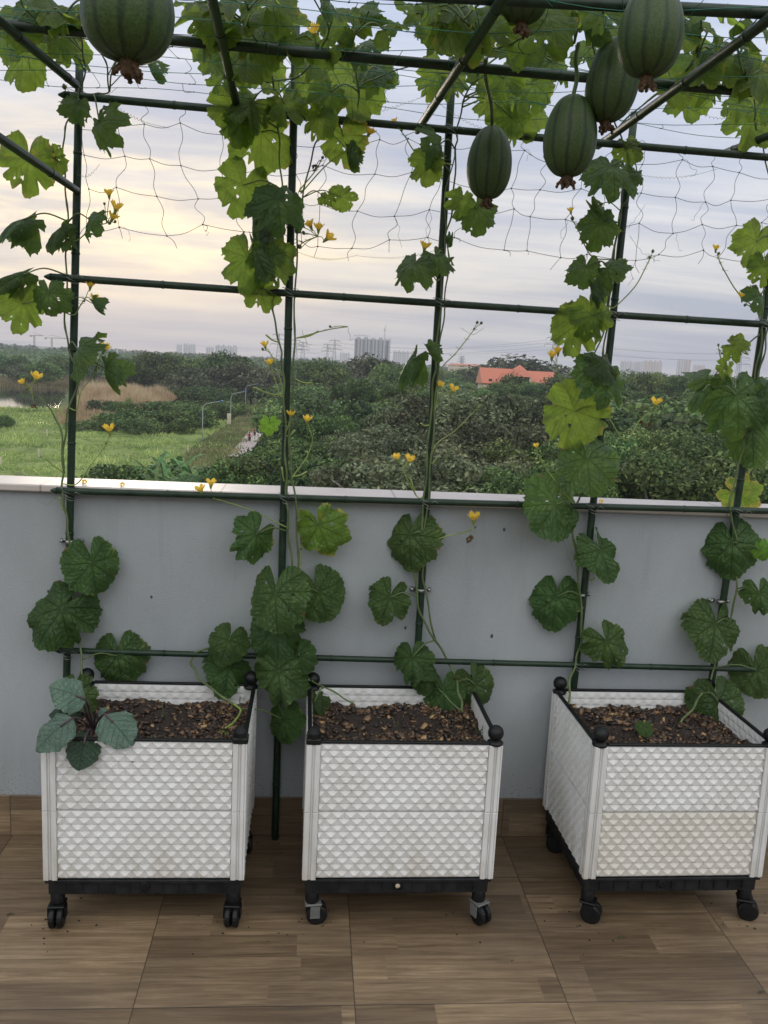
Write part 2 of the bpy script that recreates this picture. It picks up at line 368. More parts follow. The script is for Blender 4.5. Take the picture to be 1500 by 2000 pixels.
M['f_far'] = mat_foliage('far_foliage', (.040, .078, .032), (.070, .125, .048), (.12, .18, .07))

def mat_ground():
    m, g, b = newmat('scrubland')
    tc = g.n('ShaderNodeTexCoord').outputs['Object']
    n = g.noise(g.mapping(tc, (.006, .010, 1)), 1, 8, .62)
    c = g.ramp(n, [(.34, (.045, .070, .025)), (.48, (.075, .11, .032)), (.58, (.14, .13, .06)), (.68, (.06, .09, .03))])
    g.l(c, b.inputs['Base Color']); b.inputs['Roughness'].default_value = .95; b.inputs['Specular IOR Level'].default_value = .1; return m
M['ground'] = mat_ground()
def mat_meadow():
    m, g, b = newmat('meadow_grass')
    tc = g.n('ShaderNodeTexCoord').outputs['Object']
    n = g.noise(g.mapping(tc, (.13, .11, 1)), 1, 9, .75, .6)
    c = g.ramp(n, [(.32, (.035, .06, .018)), (.44, (.11, .16, .042)), (.54, (.21, .26, .08)), (.61, (.10, .13, .045)), (.70, (.20, .18, .10))])
    g.l(c, b.inputs['Base Color']); b.inputs['Roughness'].default_value = .95; b.inputs['Specular IOR Level'].default_value = .1; return m
M['meadow'] = mat_meadow()
def mat_water():
    m, g, b = newmat('pond_water')
    tc = g.n('ShaderNodeTexCoord').outputs['Object']
    b.inputs['Base Color'].default_value = (.03, .03, .022, 1); b.inputs['Roughness'].default_value = .03; b.inputs['Specular IOR Level'].default_value = .9
    bp = g.n('ShaderNodeBump', i_Strength=.12, i_Distance=.05); g.l(g.noise(tc, .8, 4), bp.inputs['Height']); g.l(bp.outputs[0], b.inputs['Normal']); return m
M['water'] = mat_water()
M['dirt'] = simple('verge_dirt', (.20, .17, .10), .95, .3, .3, spec=.1)
M['road'] = simple('pale_concrete_road', (.42, .36, .34), .9, .12, .4, spec=.1)
M['cream'] = simple('cream_render', (.55, .47, .38), .8, .1, 1)
def mat_roof(name, col, sc_=3.0):
    m, g, b = newmat(name)
    tc = g.n('ShaderNodeTexCoord').outputs['Object']
    n = g.noise(tc, 1.5, 5)
    c = g.ramp(n, [(.3, tuple(x*.85 for x in col)), (.7, col)])
    z = g.n('ShaderNodeSeparateXYZ', i_0=tc).outputs[2]
    c = g.mix(g.ramp(g.math('FRACT', g.math('MULTIPLY', z, sc_)), [(.0, .35), (.25, 0.0)]), c, tuple(x*.5 for x in col))
    g.l(c, b.inputs['Base Color']); b.inputs['Roughness'].default_value = .7; return m
M['roof'] = mat_roof('orange_clay_roof', (.50, .165, .095))
M['roof_far'] = mat_roof('faded_clay_roof', (.50, .18, .11), 1.0)
M['glass'] = simple('dark_window', (.03, .04, .05), .15, .1, 1)
def mat_tower(name, wallc, winc, fw=4.0, fh=3.3, wf=.5, hf=.5):
    m, g, b = newmat(name)
    tc = g.n('ShaderNodeTexCoord').outputs['Object']
    s = g.n('ShaderNodeSeparateXYZ', i_0=tc)
    a = g.math('ADD', s.outputs[0], s.outputs[1])
    fx = g.math('FRACT', g.math('DIVIDE', g.math('ADD', a, 500), fw)); fz = g.math('FRACT', g.math('DIVIDE', s.outputs[2], fh))
    wn = g.math('MULTIPLY', g.math('LESS_THAN', fx, wf), g.math('LESS_THAN', fz, hf))
    c = g.mix(wn, wallc, winc)
    g.l(c, b.inputs['Base Color']); b.inputs['Roughness'].default_value = .7; return m
M['tower_grey'] = mat_tower('grey_tower_front', (.40, .40, .40), (.12, .13, .15), 6.5, 3.4, .5, .62)
M['tower_white'] = mat_tower('pale_tower_front', (.56, .54, .53), (.26, .27, .30), 8, 3.4, .5, .7)
M['tower_pink'] = mat_tower('pink_tower_front', (.56, .47, .43), (.33, .30, .30), 9, 3.4, .5, .7)
M['crane'] = simple('crane_steel', (.34, .32, .26), .6, .1, 1)

# ------------------------------------------------------------ object helpers
WM = {}
def _link(o, parent, Mw):
    COL.objects.link(o)
    if parent is not None:
        o.parent = parent; o.matrix_local = WM[parent.name].inverted() @ Mw
    else: o.matrix_world = Mw
    WM[o.name] = Mw.copy(); return o
def tagp(o, label=None, cat=None, group=None, kind=None):
    if label: o['label'] = label
    if cat: o['category'] = cat
    if group: o['group'] = group
    if kind: o['kind'] = kind
    return o
def thing(name, label, cat, loc=(0, 0, 0), group=None, Mw=None):
    o = bpy.data.objects.new(name, None); o.empty_display_size = .1
    _link(o, None, Mw if Mw is not None else Matrix.Translation(Vector(loc)))
    return tagp(o, label, cat, group)
def mesh_obj(name, me, parent=None, Mw=None):
    o = bpy.data.objects.new(name, me)
    if Mw is None: Mw = WM[parent.name].copy() if parent is not None else Matrix()
    return _link(o, parent, Mw)
def copy_tree(o, Mw, label=None, group=None):
    c = o.copy(); COL.objects.link(c); c.matrix_world = Mw; WM[c.name] = Mw.copy()
    if label: c['label'] = label
    if group: c['group'] = group
    for ch in o.children:
        d = ch.copy(); COL.objects.link(d); d.parent = c
        for gch in ch.children:
            e = gch.copy(); COL.objects.link(e); e.parent = d
    return c

class MB:
    """collects shapes in world coordinates, builds one mesh relative to Mw"""
    def __init__(s): s.v = []; s.f = []; s.mi = []; s.cm = 0
    def add(s, vs, fs):
        n = len(s.v); s.v.extend([tuple(p) for p in vs]); s.f.extend([tuple(i+n for i in q) for q in fs]); s.mi.extend([s.cm]*len(fs)); return s
    def box(s, a, b, Mx=None, bev=0.0):
        (x0, y0, z0), (x1, y1, z1) = a, b
        if bev:
            pts = []
            for x, sx in ((x0, 1), (x1, -1)):
                for y, sy in ((y0, 1), (y1, -1)):
                    for z, sz in ((z0, 1), (z1, -1)):
                        pts += [(x+sx*bev, y+sy*bev, z), (x+sx*bev, y, z+sz*bev), (x, y+sy*bev, z+sz*bev)]
            P = [Vector(p) for p in pts]
            import bmesh
            bm = bmesh.new()
            for p in P: bm.verts.new(p)
            bmesh.ops.convex_hull(bm, input=bm.verts[:])
            bm.verts.index_update()
            vs = [Mx @ v.co if Mx else v.co.copy() for v in bm.verts]; fs = [tuple(v.index for v in f.verts) for f in bm.faces]
            bm.free(); return s.add(vs, fs)
        vs = [Vector(p) for p in ((x0, y0, z0), (x1, y0, z0), (x1, y1, z0), (x0, y1, z0), (x0, y0, z1), (x1, y0, z1), (x1, y1, z1), (x0, y1, z1))]
        if Mx: vs = [Mx @ v for v in vs]
        return s.add(vs, [(0, 3, 2, 1), (4, 5, 6, 7), (0, 1, 5, 4), (1, 2, 6, 5), (2, 3, 7, 6), (3, 0, 4, 7)])
    def tube(s, pts, r, n=8, cap=True):
        pts = [Vector(p) for p in pts]; m = len(pts)
        rs = r if isinstance(r, (list, tuple)) else [r]*m
        t0 = (pts[1]-pts[0]).normalized()
        up = Vector((0, 0, 1)) if abs(t0.z) < .9 else Vector((1, 0, 0))
        nn = t0.cross(up).normalized(); vs = []; fs = []
        for i in range(m):
            t = (pts[min(i+1, m-1)]-pts[max(i-1, 0)])
            if t.length < 1e-9: t = t0
            t.normalize(); nn = nn - t*nn.dot(t)
            if nn.length < 1e-6: nn = t.orthogonal()
            nn.normalize(); bb = t.cross(nn)
            for k in range(n):
                a = 2*math.pi*k/n; vs.append(pts[i] + (nn*math.cos(a)+bb*math.sin(a))*rs[i])
        for i in range(m-1):
            for k in range(n): fs.append((i*n+k, i*n+(k+1) % n, (i+1)*n+(k+1) % n, (i+1)*n+k))
        if cap: fs.append(tuple(range(n-1, -1, -1))); fs.append(tuple((m-1)*n+k for k in range(n)))
        return s.add(vs, fs)
    def lathe(s, prof, Mx=Matrix(), n=20, lump=None):
        vs = []; fs = []
        for i, (r, z) in enumerate(prof):
            for k in range(n):
                a = 2*math.pi*k/n; rr = r*(lump(a, i) if lump else 1); vs.append(Mx @ Vector((rr*math.cos(a), rr*math.sin(a), z)))
        for i in range(len(prof)-1):
            for k in range(n): fs.append((i*n+k, i*n+(k+1) % n, (i+1)*n+(k+1) % n, (i+1)*n+k))
        fs.append(tuple(range(n-1, -1, -1))); fs.append(tuple((len(prof)-1)*n+k for k in range(n)))
        return s.add(vs, fs)
    def ball(s, c, r, n=10, sq=(1, 1, 1)):
        c = Vector(c); prof = [(r*math.sin(math.pi*i/n), -r*math.cos(math.pi*i/n)) for i in range(n+1)]
        prof[0] = (r*.02, -r); prof[-1] = (r*.02, r)
        return s.lathe(prof, Matrix.Translation(c) @ Matrix.Diagonal((*sq, 1)), n*2)
    def mesh(s, name, mats, Mw=None, smooth=False):
        me = bpy.data.meshes.new(name)
        v = s.v
        if Mw is not None and len(v):
            I = np.array(Mw.inverted()); a = np.array([tuple(p) for p in v], dtype=float)
            v = (a @ I[:3, :3].T + I[:3, 3]).tolist()
        me.from_pydata(v, [], s.f)
        for m in (mats if isinstance(mats, (list, tuple)) else [mats]): me.materials.append(m)
        if any(s.mi): me.polygons.foreach_set('material_index', s.mi)
        if smooth: me.polygons.foreach_set('use_smooth', [True]*len(s.f))
        me.update(); return me
    def build(s, name, mats, parent=None, smooth=False, label=None):
        Mw = WM[parent.name] if parent is not None else Matrix()
        o = mesh_obj(name, s.mesh(name, mats, Mw, smooth), parent, Mw)
        if label: o['label'] = label
        return o
def np_mesh(name, V, F, mat, tone=None, smooth=False, k=4):
    """V (n,3), F (m,k) arrays; tone per face"""
    me = bpy.data.meshes.new(name)
    me.vertices.add(len(V)); me.vertices.foreach_set('co', np.asarray(V, dtype=np.float32).ravel())
    me.loops.add(F.size); me.loops.foreach_set('vertex_index', F.astype(np.int32).ravel())
    me.polygons.add(len(F)); me.polygons.foreach_set('loop_start', np.arange(0, F.size, k, dtype=np.int32)); me.polygons.foreach_set('loop_total', np.full(len(F), k, dtype=np.int32))
    if tone is not None:
        a = me.attributes.new('tone', 'FLOAT', 'FACE'); a.data.foreach_set('value', np.asarray(tone, dtype=np.float32))
    me.materials.append(mat); me.update(calc_edges=True)
    if smooth: me.polygons.foreach_set('use_smooth', [True]*len(F))
    return me
def smooth_path(pts, sub=6):
    P = [Vector(p) for p in pts]; P = [P[0]*2-P[1]] + P + [P[-1]*2-P[-2]]; out = []
    for i in range(1, len(P)-2):
        a, b, c, d = P[i-1:i+3]
        for k in range(sub):
            t = k/sub
            out.append(.5*((2*b) + (c-a)*t + (2*a-5*b+4*c-d)*t*t + (3*b-a-3*c+d)*t**3))
    out.append(P[-2]); return out


# ============================================================ TERRACE
ZG = 1.754-17.5
def tstruct(o): o['kind'] = 'structure'; return o
m = MB(); m.box((-4, -6.5, -.25), (5, 0.16, 0)); tstruct(m.build('floor', M['floor']))
pw = thing('parapet_wall', 'blue grey plastered parapet wall behind the white planters, pale coping on top', 'wall', (0, 0, 0))
m = MB(); m.box((-4, 0, .0), (5, .16, 1.262)); m.box((-4, .001, -3), (5, .159, -.251)); m.build('plaster', M['wall'], pw)
m = MB(); m.box((-4, -.026, 1.2635), (5, .165, 1.288), bev=.004); m.build('coping', M['coping'], pw)
m = MB(); m.box((-4, -.009, .0005), (5, -.0005, .154), bev=.002); m.build('skirting', M['skirt'], pw)

# ------------------------------------------------------------ trellis frame
YT = -.030
fr = thing('trellis_frame', 'dark green pipe trellis standing against the wall and reaching overhead', 'trellis', (0.3, YT, 0))
def pole(p1, p2, r=.0128, ext=None):
    a, b = aty(*p1, YT), aty(*p2, YT)
    d = (b-a)/(b.z-a.z)
    lo = a - d*a.z*1.0 + d*.002
    if ext: b = a + d*(ext-a.z)
    m = MB()
    n = 26; pts = [lo.lerp(b, i/n) for i in range(n+1)]
    m.tube(pts, r, 12)
    for i in range(2, n, 3): q = pts[i]; m.tube([q-d*.004, q+d*.004], r+.0014, 12)
    m.build('pole', M['pipe'], fr, True); return a, b
pole((137, 1000), (156, 100), ext=2.66); pole((551, 1100), (573, 250), ext=2.82); pole((820, 1200), (885, 120), ext=2.72)
pole((1122, 1330), (1236, 250), ext=2.60); pole((1400, 1260), (1489, 640), ext=2.60)
def bar(name, p, q, r, m_=None, cone=False):
    p, q = Vector(p), Vector(q); m = MB(); n = 24; d = (q-p).normalized()
    pts = [p.lerp(q, i/n)+Vector((0, 0, -.0025*math.sin(math.pi*i/n))) for i in range(n+1)]
    m.tube(pts, r, 12)
    if cone: m.tube([p-d*.022, p-d*.012, p], [.003, .008, r+.001], 12)
    for i in range(3, n, 5): m.tube([pts[i]-d*.004, pts[i]+d*.004], r+.0012, 12)
    return m.build(name, M['pipe'], fr, True)
YR = YT-.024
def rail(p, q, r=.0105, cone=True):
    a, b = aty(*p, YR), aty(*q, YR); e = b + (b-a).normalized()*.45
    return bar('rail', a, e, r, cone=cone)
rail((118, 1270), (1400, 1305)); rail((112, 958), (1480, 997), .0115); rail((100, 541), (1480, 632), .0118); rail((128, 186), (1460, 303), .0122)
ZR = aty(700, 237, YR).z + .0
# overhead rails running along the wall, and the depth pipes that carry them
ZO = ZR + .026
def orail(p, q, z, r=.0125, e0=.3, e1=.4):
    a, b = atz(*p, z), atz(*q, z); d = (b-a).normalized(); return bar('roof_rail', a-d*e0, b+d*e1, r)
orail((60, 52), (1500, 182), ZO+.026, .0135); orail((1080, 2), (1500, 24), ZO+.030, .0135, 1.6, .4)
def dpipe(p, q, z, r=.0125, back=1.6):
    a = atz(*p, z); b = atz(*q, z); d = (b-a).normalized(); return bar('roof_pipe', b-d*back, b, r)
for p, q in (((0, 40), (148, 165)), ((415, 0), (466, 222)), ((980, 0), (815, 255)), ((1500, 38), (1168, 285)), ((1500, 265), (1412, 300))): dpipe(p, q, ZO)
zb = aty(150, 372, YR).z
a = aty(150, 372, YR); b = atz(0, 268, zb); bar('brace', a, a+(b-a).normalized()*2.2, .0115, cone=True)
# pipe clamps screwed to the wall, and wire ties at the crossings
def clamp(px, py):
    c = aty(px, py, YT); m = MB()
    m.tube([c+Vector((0, 0, -.006)), c+Vector((0, 0, .006))], .0162, 14)
    for s in (-1, 1): m.box(c+Vector((s*.026-.012, .018, -.006)), c+Vector((s*.026+.012, .0285, .006)))
    for s in (-1, 1): m.ball(c+Vector((s*.030, .010, 0)), .0075, 6); m.tube([c+Vector((s*.030, .003, 0)), c+Vector((s*.030, .028, 0))], .0035, 6)
    m.build('wall_clamp', M['metal'], fr, True)
for p in ((137, 1058), (822, 1153), (1135, 1162), (1408, 1175)): clamp(*p)
def tie(c, n=3):
    c = Vector(c); m = MB()
    for k in range(n):
        o = (k-(n-1)/2)*.007; pts = []
        for i in range(15):
            a = 2*math.pi*i/14; pts.append(c + Vector((o+.0165*math.cos(a), -.012+.0285*math.sin(a), .016*math.sin(a*.5+k))))
        m.tube(pts, .0009, 4)
    t0 = c+Vector((.012, -.03, 0)); m.tube([t0, t0+Vector((.012, -.004, .012)), t0+Vector((.028, 0, .004))], .0009, 4)
    m.build('wire_tie', M['metal'], fr, True)
for p in ((143, 545), (565, 572), (858, 592), (1195, 617), (1487, 633), (150, 190), (573, 230), (880, 258), (1232, 285), (139, 965), (556, 972), (832, 982), (1153, 992), (1440, 1000), (132, 1272), (548, 1283), (1125, 1297)):
    tie(aty(*p, YT-.012))

# ------------------------------------------------------------ nets
rn = random.Random(11)
NODES = {}
net = MB()
cols = [155, 220, 283, 358, 435, 500, 575, 655, 730, 800, 870, 935, 1010, 1060, 1130, 1195, 1265, 1330, 1395, 1450, 1520, 1600]
def netrow(j, x):   # pixel y of the j-th twine where it crosses column x (plane of the front net)
    base = [238, 305, 372, 440][j]; return base + (x-155)*(.072, .062, .058, .052)[j] + 7*math.sin(x*.013+j*1.7)
P = [[None]*len(cols) for _ in range(5)]
for i, x in enumerate(cols):
    P[0][i] = aty(x+rn.uniform(-4, 4), 192+(x-150)*.087, YT-.02)
    for j in range(4):
        P[j+1][i] = aty(x+rn.uniform(-16, 16)+(j*9 if x < 600 else -j*11), netrow(j, x)+rn.uniform(-10, 10), YT-.01+rn.uniform(-.012, .012))
for j in range(1, 5):
    for i in range(len(cols)-1):
        a, b = P[j][i], P[j][i+1]; mid = (a+b)/2 + Vector((0, rn.uniform(-.01, .01), -rn.uniform(.002, .014)))
        net.tube(smooth_path([a, mid, b], 4), .00085, 4, False)
for i in range(len(cols)):
    for j in range(4):
        a, b = P[j][i], P[j+1][i]; k = rn.uniform(-.016, .016)
        net.tube(smooth_path([a, a.lerp(b, .35)+Vector((k, 0, 0)), a.lerp(b, .7)+Vector((-k*.6, rn.uniform(-.01, .01), 0)), b], 4), .00085, 4, False)
        if j: net.ball(a, .0028, 4)
    b = P[4][i]; e = b + Vector((rn.uniform(-.04, .04), rn.uniform(-.01, .01), -rn.uniform(.01, .05)))
    net.tube(smooth_path([b, b.lerp(e, .5)+Vector((rn.uniform(-.01, .01), 0, .004)), e], 4), .0008, 4, False); net.ball(b, .003, 4)
for i in range(16):
    c = P[rn.randint(1, 4)][rn.randint(0, 20)]; pts = [c]
    for k in range(5): pts.append(pts[-1]+Vector((rn.uniform(-.018, .018), rn.uniform(-.01, .01), rn.uniform(-.03, .006))))
    net.tube(smooth_path(pts, 3), .0005, 4, False)
o = net.build('hanging_net', M['knot'], None, True); tagp(o, 'dark loose knotted twine net hanging below the front top rail against the sky', 'net')
rnet = MB(); ZN = ZO+.030
ys = [-.06-.105*k for k in range(16)]
NX = [-1.9+.15*k for k in range(31)]
def rp(x, k): return Vector((x, ys[k], ZN-.004-.012*abs(math.sin(x*3.3+k))+(.008*math.sin(x*9+k*2)))) + Vector((0, .022*math.sin(x*5.3+k*1.9), 0))
for k in range(len(ys)): rnet.tube([rp(-2+.06*i, k) for i in range(78)], .00095, 4, False)
for i, x in enumerate(NX):
    for k in range(len(ys)-1):
        if rn.random() < .72:
            a, b = rp(x, k), rp(x+rn.uniform(-.03, .03), k+1); rnet.tube(smooth_path([a, (a+b)/2+Vector((rn.uniform(-.02, .02), 0, -rn.uniform(0, .02))), b], 3), .0009, 4, False)
            rnet.ball(a, .0024, 4)
o = rnet.build('roof_net', M['gtwine'], None, True); tagp(o, 'green twine netting stretched flat across the overhead pipes under the leaves', 'net')

# ------------------------------------------------------------ planters
def relief(wd, ht, cu, cv, d, wavy=False):
    """staggered pyramids on a panel: local x across, z up, relief towards -y"""
    vs = []; fs = []
    rows = int(round(ht/cv)); cv = ht/rows; nx = int(round(wd/cu)); cu = wd/nx
    for r in range(rows):
        z1 = ht-r*cv; z0 = z1-cv; off = (r % 2)*.5; i0 = -1 if off else 0
        for i in range(i0, nx):
            xa = (i+off)*cu; xb = xa+cu; xc = (xa+xb)/2; xa_, xb_ = max(0, xa), min(wd, xb)
            n = len(vs); xm = min(max(xc, .0005), wd-.0005)
            if not wavy:
                def cx(x): return min(max(x, 0), wd)
                X0, XC, X1 = cx(xa), cx(xc), cx(xb); zA = z0+cv*.34
                vs += [(X0, 0, z1), (X1, 0, z1), (XC, -d, zA), (X0, 0, z0), (X1, 0, z0), (XC, .0002, zA-.0006)]
                fs += [(n, n+2, n+1), (n, n+3, n+2), (n+1, n+2, n+4), (n+3, n+5, n+2), (n+2, n+5, n+4), (n+3, n+4, n+5)]
                continue
            if wavy:
                vs += [(xa_, 0, z1), (xb_, 0, z1), (xb_, -d*.25, z0), (xa_, -d*.25, z0), (xm, -d, z0+cv*.35)]
            else: vs += [(xa_, 0, z1), (xb_, 0, z1), (xb_, 0, z0), (xa_, 0, z0), (xm, -d, z0+cv*.15)]
            fs += [(n, n+4, n+1), (n+1, n+4, n+2), (n+2, n+4, n+3), (n+3, n+4, n)]
    return vs, fs
def make_planter():
    t = thing('planter', 'x', 'planter', (0, 0, 0))
    W, D, z0, z1 = .60, .475, .168, .612; PW = .042
    zm = (z0+z1)/2
    # local frame: x 0..W, y -D..0
    for zz0, zz1 in ((z0, zm-.001), (zm+.001, z1)):
        for side in range(4):
            L = (W if side % 2 == 0 else D)-2*PW+.004
            m = MB(); h = zz1-zz0
            ang = [0, math.pi/2, math.pi, -math.pi/2][side]
            org = [Vector((PW-.002, -D+.009, zz0)), Vector((W-.009, -D+PW-.002, zz0)), Vector((W-PW+.002, -.009, zz0)), Vector((.009, -PW+.002, zz0))][side]
            Mx = Matrix.Translation(org) @ Matrix.Rotation(ang, 4, 'Z')
            m.box((0, .0005, 0), (L, .0075, h), Mx)
            v, f = relief(L-.008, h-.004, .0395, .0222, .0080)
            m.add([Mx @ Vector((p[0]+.004, p[1], p[2]+.002)) for p in v], f)
            v, f = relief(L-.008, h-.004, .040, .0235, .0035, True)
            m.add([Mx @ Vector((p[0]+.004, .008-p[1], p[2]+.002)) for p in v], [tuple(reversed(q)) for q in f])
            o = m.build('panel', M['planter'], t)
    for cx, cy, a in ((0, -D, 0), (W, -D, math.pi/2), (W, 0, math.pi), (0, 0, -math.pi/2)):
        Mx = Matrix.Translation((cx, cy, 0)) @ Matrix.Rotation(a, 4, 'Z')
        m = MB()
        for zz0, zz1 in ((z0-.004, zm-.0008), (zm+.0008, z1-.002)):
            # an L of ribbed strips around the corner
            m.box((.004, .005, zz0), (PW-.001, .018, zz1), Mx); m.box((.005, .0181, zz0), (.018, PW-.001, zz1), Mx)
            for x0, x1, d in ((.001, .0165, 0), (.0195, .0235, .0025), (.0265, PW, .0)):
                m.box((x0, d, zz0), (x1, .0056, zz1), Mx, bev=.0012)
            for y0, y1, d in ((.0062, .0165, 0), (.0195, .0235, .0025), (.0265, PW, .0)):
                m.box((d, y0, zz0), (.0056, y1, zz1), Mx, bev=.0012)
        m.build('corner_post', M['planter'], t)
    # black rim bars on top of the panels
    for a, b in (((PW, -D+.003, z1), (W-PW, -D+.017, z1+.008)), ((PW, -.017, z1), (W-PW, -.003, z1+.008)), ((.003, -D+PW, z1), (.017, -PW, z1+.008)), ((W-.017, -D+PW, z1), (W-.003, -PW, z1+.008))):
        m = MB(); m.box(a, b, bev=.002); m.build('rim_bar', M['black'], t)
    # tray with a folded edge and moulded ribs
    m = MB(); m.box((.012, -D+.012, .110), (W-.012, -.012, .166), bev=.003)
    m.box((.004, -D+.004, .152), (W-.004, -.004, .1635), bev=.002)
    for i in range(11): x = .06+i*.048; m.box((x, -D+.008, .120), (x+.004, -D+.0135, .151))
    m.build('tray', M['dustyblack'], t)
    return t
def add_caps(t, kinds, W=.60, D=.475, z1=.612):
    base = WM[t.name]
    for (cx, cy), k in zip(((.021, -D+.021), (W-.021, -D+.021), (W-.021, -.021), (.021, -.021)), kinds):
        m = MB(); Mx = base @ Matrix.Translation((cx, cy, z1))
        if k == 'ball':
            m.lathe([(.004, -.004), (.024, -.003), (.0255, .004), (.019, .007), (.0165, .012)], Mx, 16)
            prof = [(.0245*math.sin(math.pi*i/10)+.0003, .033-.0245*math.cos(math.pi*i/10)) for i in range(11)]
            m.lathe(prof, Mx, 18)
        else:
            m.box((-.023, -.023, -.004), (.023, .023, .016), Mx, bev=.004)
            m.lathe([(.022, .014), (.021, .030), (.016, .042), (.006, .046)], Mx, 18)
        m.build('corner_cap', M['black'], t, True if k == 'ball' else False)
def add_casters(t, yaws, fork='black', W=.60, D=.475):
    base = WM[t.name]
    for i, ((cx, cy), yw) in enumerate(zip(((.034, -D+.034), (W-.034, -D+.034), (W-.034, -.034), (.034, -.034)), yaws)):
        Mx = base @ Matrix.Translation((cx, cy, 0)) @ Matrix.Rotation(rad(yw), 4, 'Z')
        m = MB(); m.lathe([(.019, .068), (.022, .080), (.021, .128), (.017, .130)], Mx, 14)
        m.lathe([(.007, .050), (.007, .078)], Mx, 8)
        c = m.build('caster', M['black'], t, True)
        m = MB()
        m.box((-.024, -.030, .0665), (.024, .022, .0735), Mx, bev=.002)
        for s in (-1, 1): m.box((s*.0250-.0018, -.024, .028), (s*.0250+.0018, .006, .0664), Mx)
        m.build('fork', M[fork], c)
        m = MB()
        Rx = Mx @ Matrix.Translation((0, -.016, .0331)) @ Matrix.Rotation(math.pi/2, 4, 'Y')
        for s in (-1, 1):
            m.lathe([(.006, s*.012-.0092), (.026, s*.012-.0096), (.0330, s*.012-.006), (.0330, s*.012+.006), (.028, s*.012+.0096), (.006, s*.012+.0092)], Rx, 22)
        m.lathe([(.005, -.026), (.005, .026)], Rx, 8)
        m.build('wheel', M['black'], c)
pl0 = make_planter()
PX = [(-.757, -.07, 0), (.0155, -.07, .5), (.902, -.066, .9)]
planters = []
for i, (x, y, yaw) in enumerate(PX):
    Mw = Matrix.Translation((x, y, 0)) @ Matrix.Rotation(rad(yaw), 4, 'Z')
    if i == 0:
        t = pl0; t.matrix_world = Mw
        for c in t.children: pass
        WM[t.name] = Mw
    else: t = copy_tree(pl0, Mw)
    planters.append(t)
tagp(planters[0], 'white embossed plastic planter box on wheels, left one with kale in its corner', 'planter', 'white planters along the wall')
tagp(planters[1], 'white embossed plastic planter box, middle one with round drain plug in its tray', 'planter', 'white planters along the wall')
tagp(planters[2], 'white embossed planter box at right, its side turned to view, lower front panel yellowed', 'planter', 'white planters along the wall')
for t, k in zip(planters, (('block', 'block', 'ball', 'ball'), ('block', 'ball', 'ball', 'ball'), ('ball', 'ball', 'ball', 'ball'))): add_caps(t, k)
add_casters(planters[0], (3, -4, 20, -30)); add_casters(planters[1], (95, 28, 60, 10), 'greyfork'); add_casters(planters[2], (62, 70, 40, 75))
for c in planters[2].children:
    if c.name.startswith('panel'):
        if c.name.split('.')[0] == 'panel' and c.data.vertices and max(v.co.z for v in c.data.vertices) < .40 and max(v.co.y for v in c.data.vertices) < -.4:
            c.material_slots[0].link = 'OBJECT'; c.material_slots[0].material = M['planter_yellow']; c['label'] = 'yellowed lower front panel'
for t, f in ((planters[0], .5), (planters[1], .5), (planters[2], .45)):
    b = WM[t.name]; Mx = b @ Matrix.Translation((.60*f, -.475+.012, .139)) @ Matrix.Rotation(math.pi/2, 4, 'X')
    m = MB(); m.lathe([(.012, -.002), (.014, .0), (.014, .004), (.0085, .0045)], Mx, 18); m.build('drain_collar', M['black'], t, True)
    if t is planters[1]: m = MB(); m.lathe([(.0075, .0), (.0075, .006), (.005, .0075)], Mx, 16); m.build('drain_plug', M['drain'], t, True)

# soil with husk chips
def soil(t, seed, label):
    W, D = .60, .475; r = np.random.RandomState(seed); b = WM[t.name]
    nx, ny = 46, 36; xs = np.linspace(.0175, W-.0175, nx); yy = np.linspace(-D+.0175, -.0175, ny)
    ph = r.uniform(0, 6, 8)
    def hz(x, y): return .552 + .010*np.sin(x*11+ph[0])*np.cos(y*13+ph[1]) + .006*np.sin(x*31+ph[2]+y*27) + .012*(y+.24)*0
    X_, Y_ = np.meshgrid(xs, yy); Zs = hz(X_, Y_) + r.normal(0, .0022, X_.shape)
    V = np.stack([X_, Y_, Zs], -1).reshape(-1, 3)
    F = np.array([[j*nx+i, j*nx+i+1, (j+1)*nx+i+1, (j+1)*nx+i] for j in range(ny-1) for i in range(nx-1)])
    n0 = len(V); tone = [0.0]*len(F)
    N = 4200; allV = [V]; allF = [F]
    base = np.array([[-1, -1, -1], [1, -1, -1], [1, 1, -1], [-1, 1, -1], [-1, -1, 1], [1, -1, 1], [1, 1, 1], [-1, 1, 1]], float)
    bf = np.array([(0, 3, 2, 1), (4, 5, 6, 7), (0, 1, 5, 4), (1, 2, 6, 5), (2, 3, 7, 6), (3, 0, 4, 7)])
    cnt = n0; patch = r.uniform([.05, -D+.05], [W-.05, -.05], (5, 2))
    for i in range(N):
        x, y = r.uniform(.024, W-.024), r.uniform(-D+.024, -.024)
        dd = min(np.hypot(x-p[0], y-p[1]) for p in patch[:5])
        if dd < .10 and r.rand() < .86: continue
        big = r.rand()**2.2
        s = np.array([.0022+.0115*big*r.uniform(.7, 1.2), .0018+.0070*big, .0012+.0038*big])*(1.15 if r.rand() < .3 else .85)
        q = base*(1+r.uniform(-.35, .25, base.shape))*s
        A = Matrix.Rotation(r.uniform(0, 6.28), 3, 'Z') @ Matrix.Rotation(r.normal(0, .5), 3, 'X') @ Matrix.Rotation(r.normal(0, .5), 3, 'Y')
        q = q @ np.array(A).T + np.array([x, y, float(hz(x, y))+r.uniform(.0, .007)])
        allV.append(q); allF.append(bf+cnt); cnt += 8; tt = r.beta(1.2, 2.0) if r.rand() > .02 else 1.0; tone += [tt]*6
    V = np.concatenate(allV); F = np.concatenate(allF)
    me = np_mesh('potting_soil', V, F, M['soil'], tone); me.materials.append(M['chip'])
    me.polygons.foreach_set('material_index', [0]*((nx-1)*(ny-1)) + [1]*(len(F)-(nx-1)*(ny-1)))
    o = mesh_obj('potting_soil', me, None, b); tagp(o, label, 'soil', None, 'stuff')
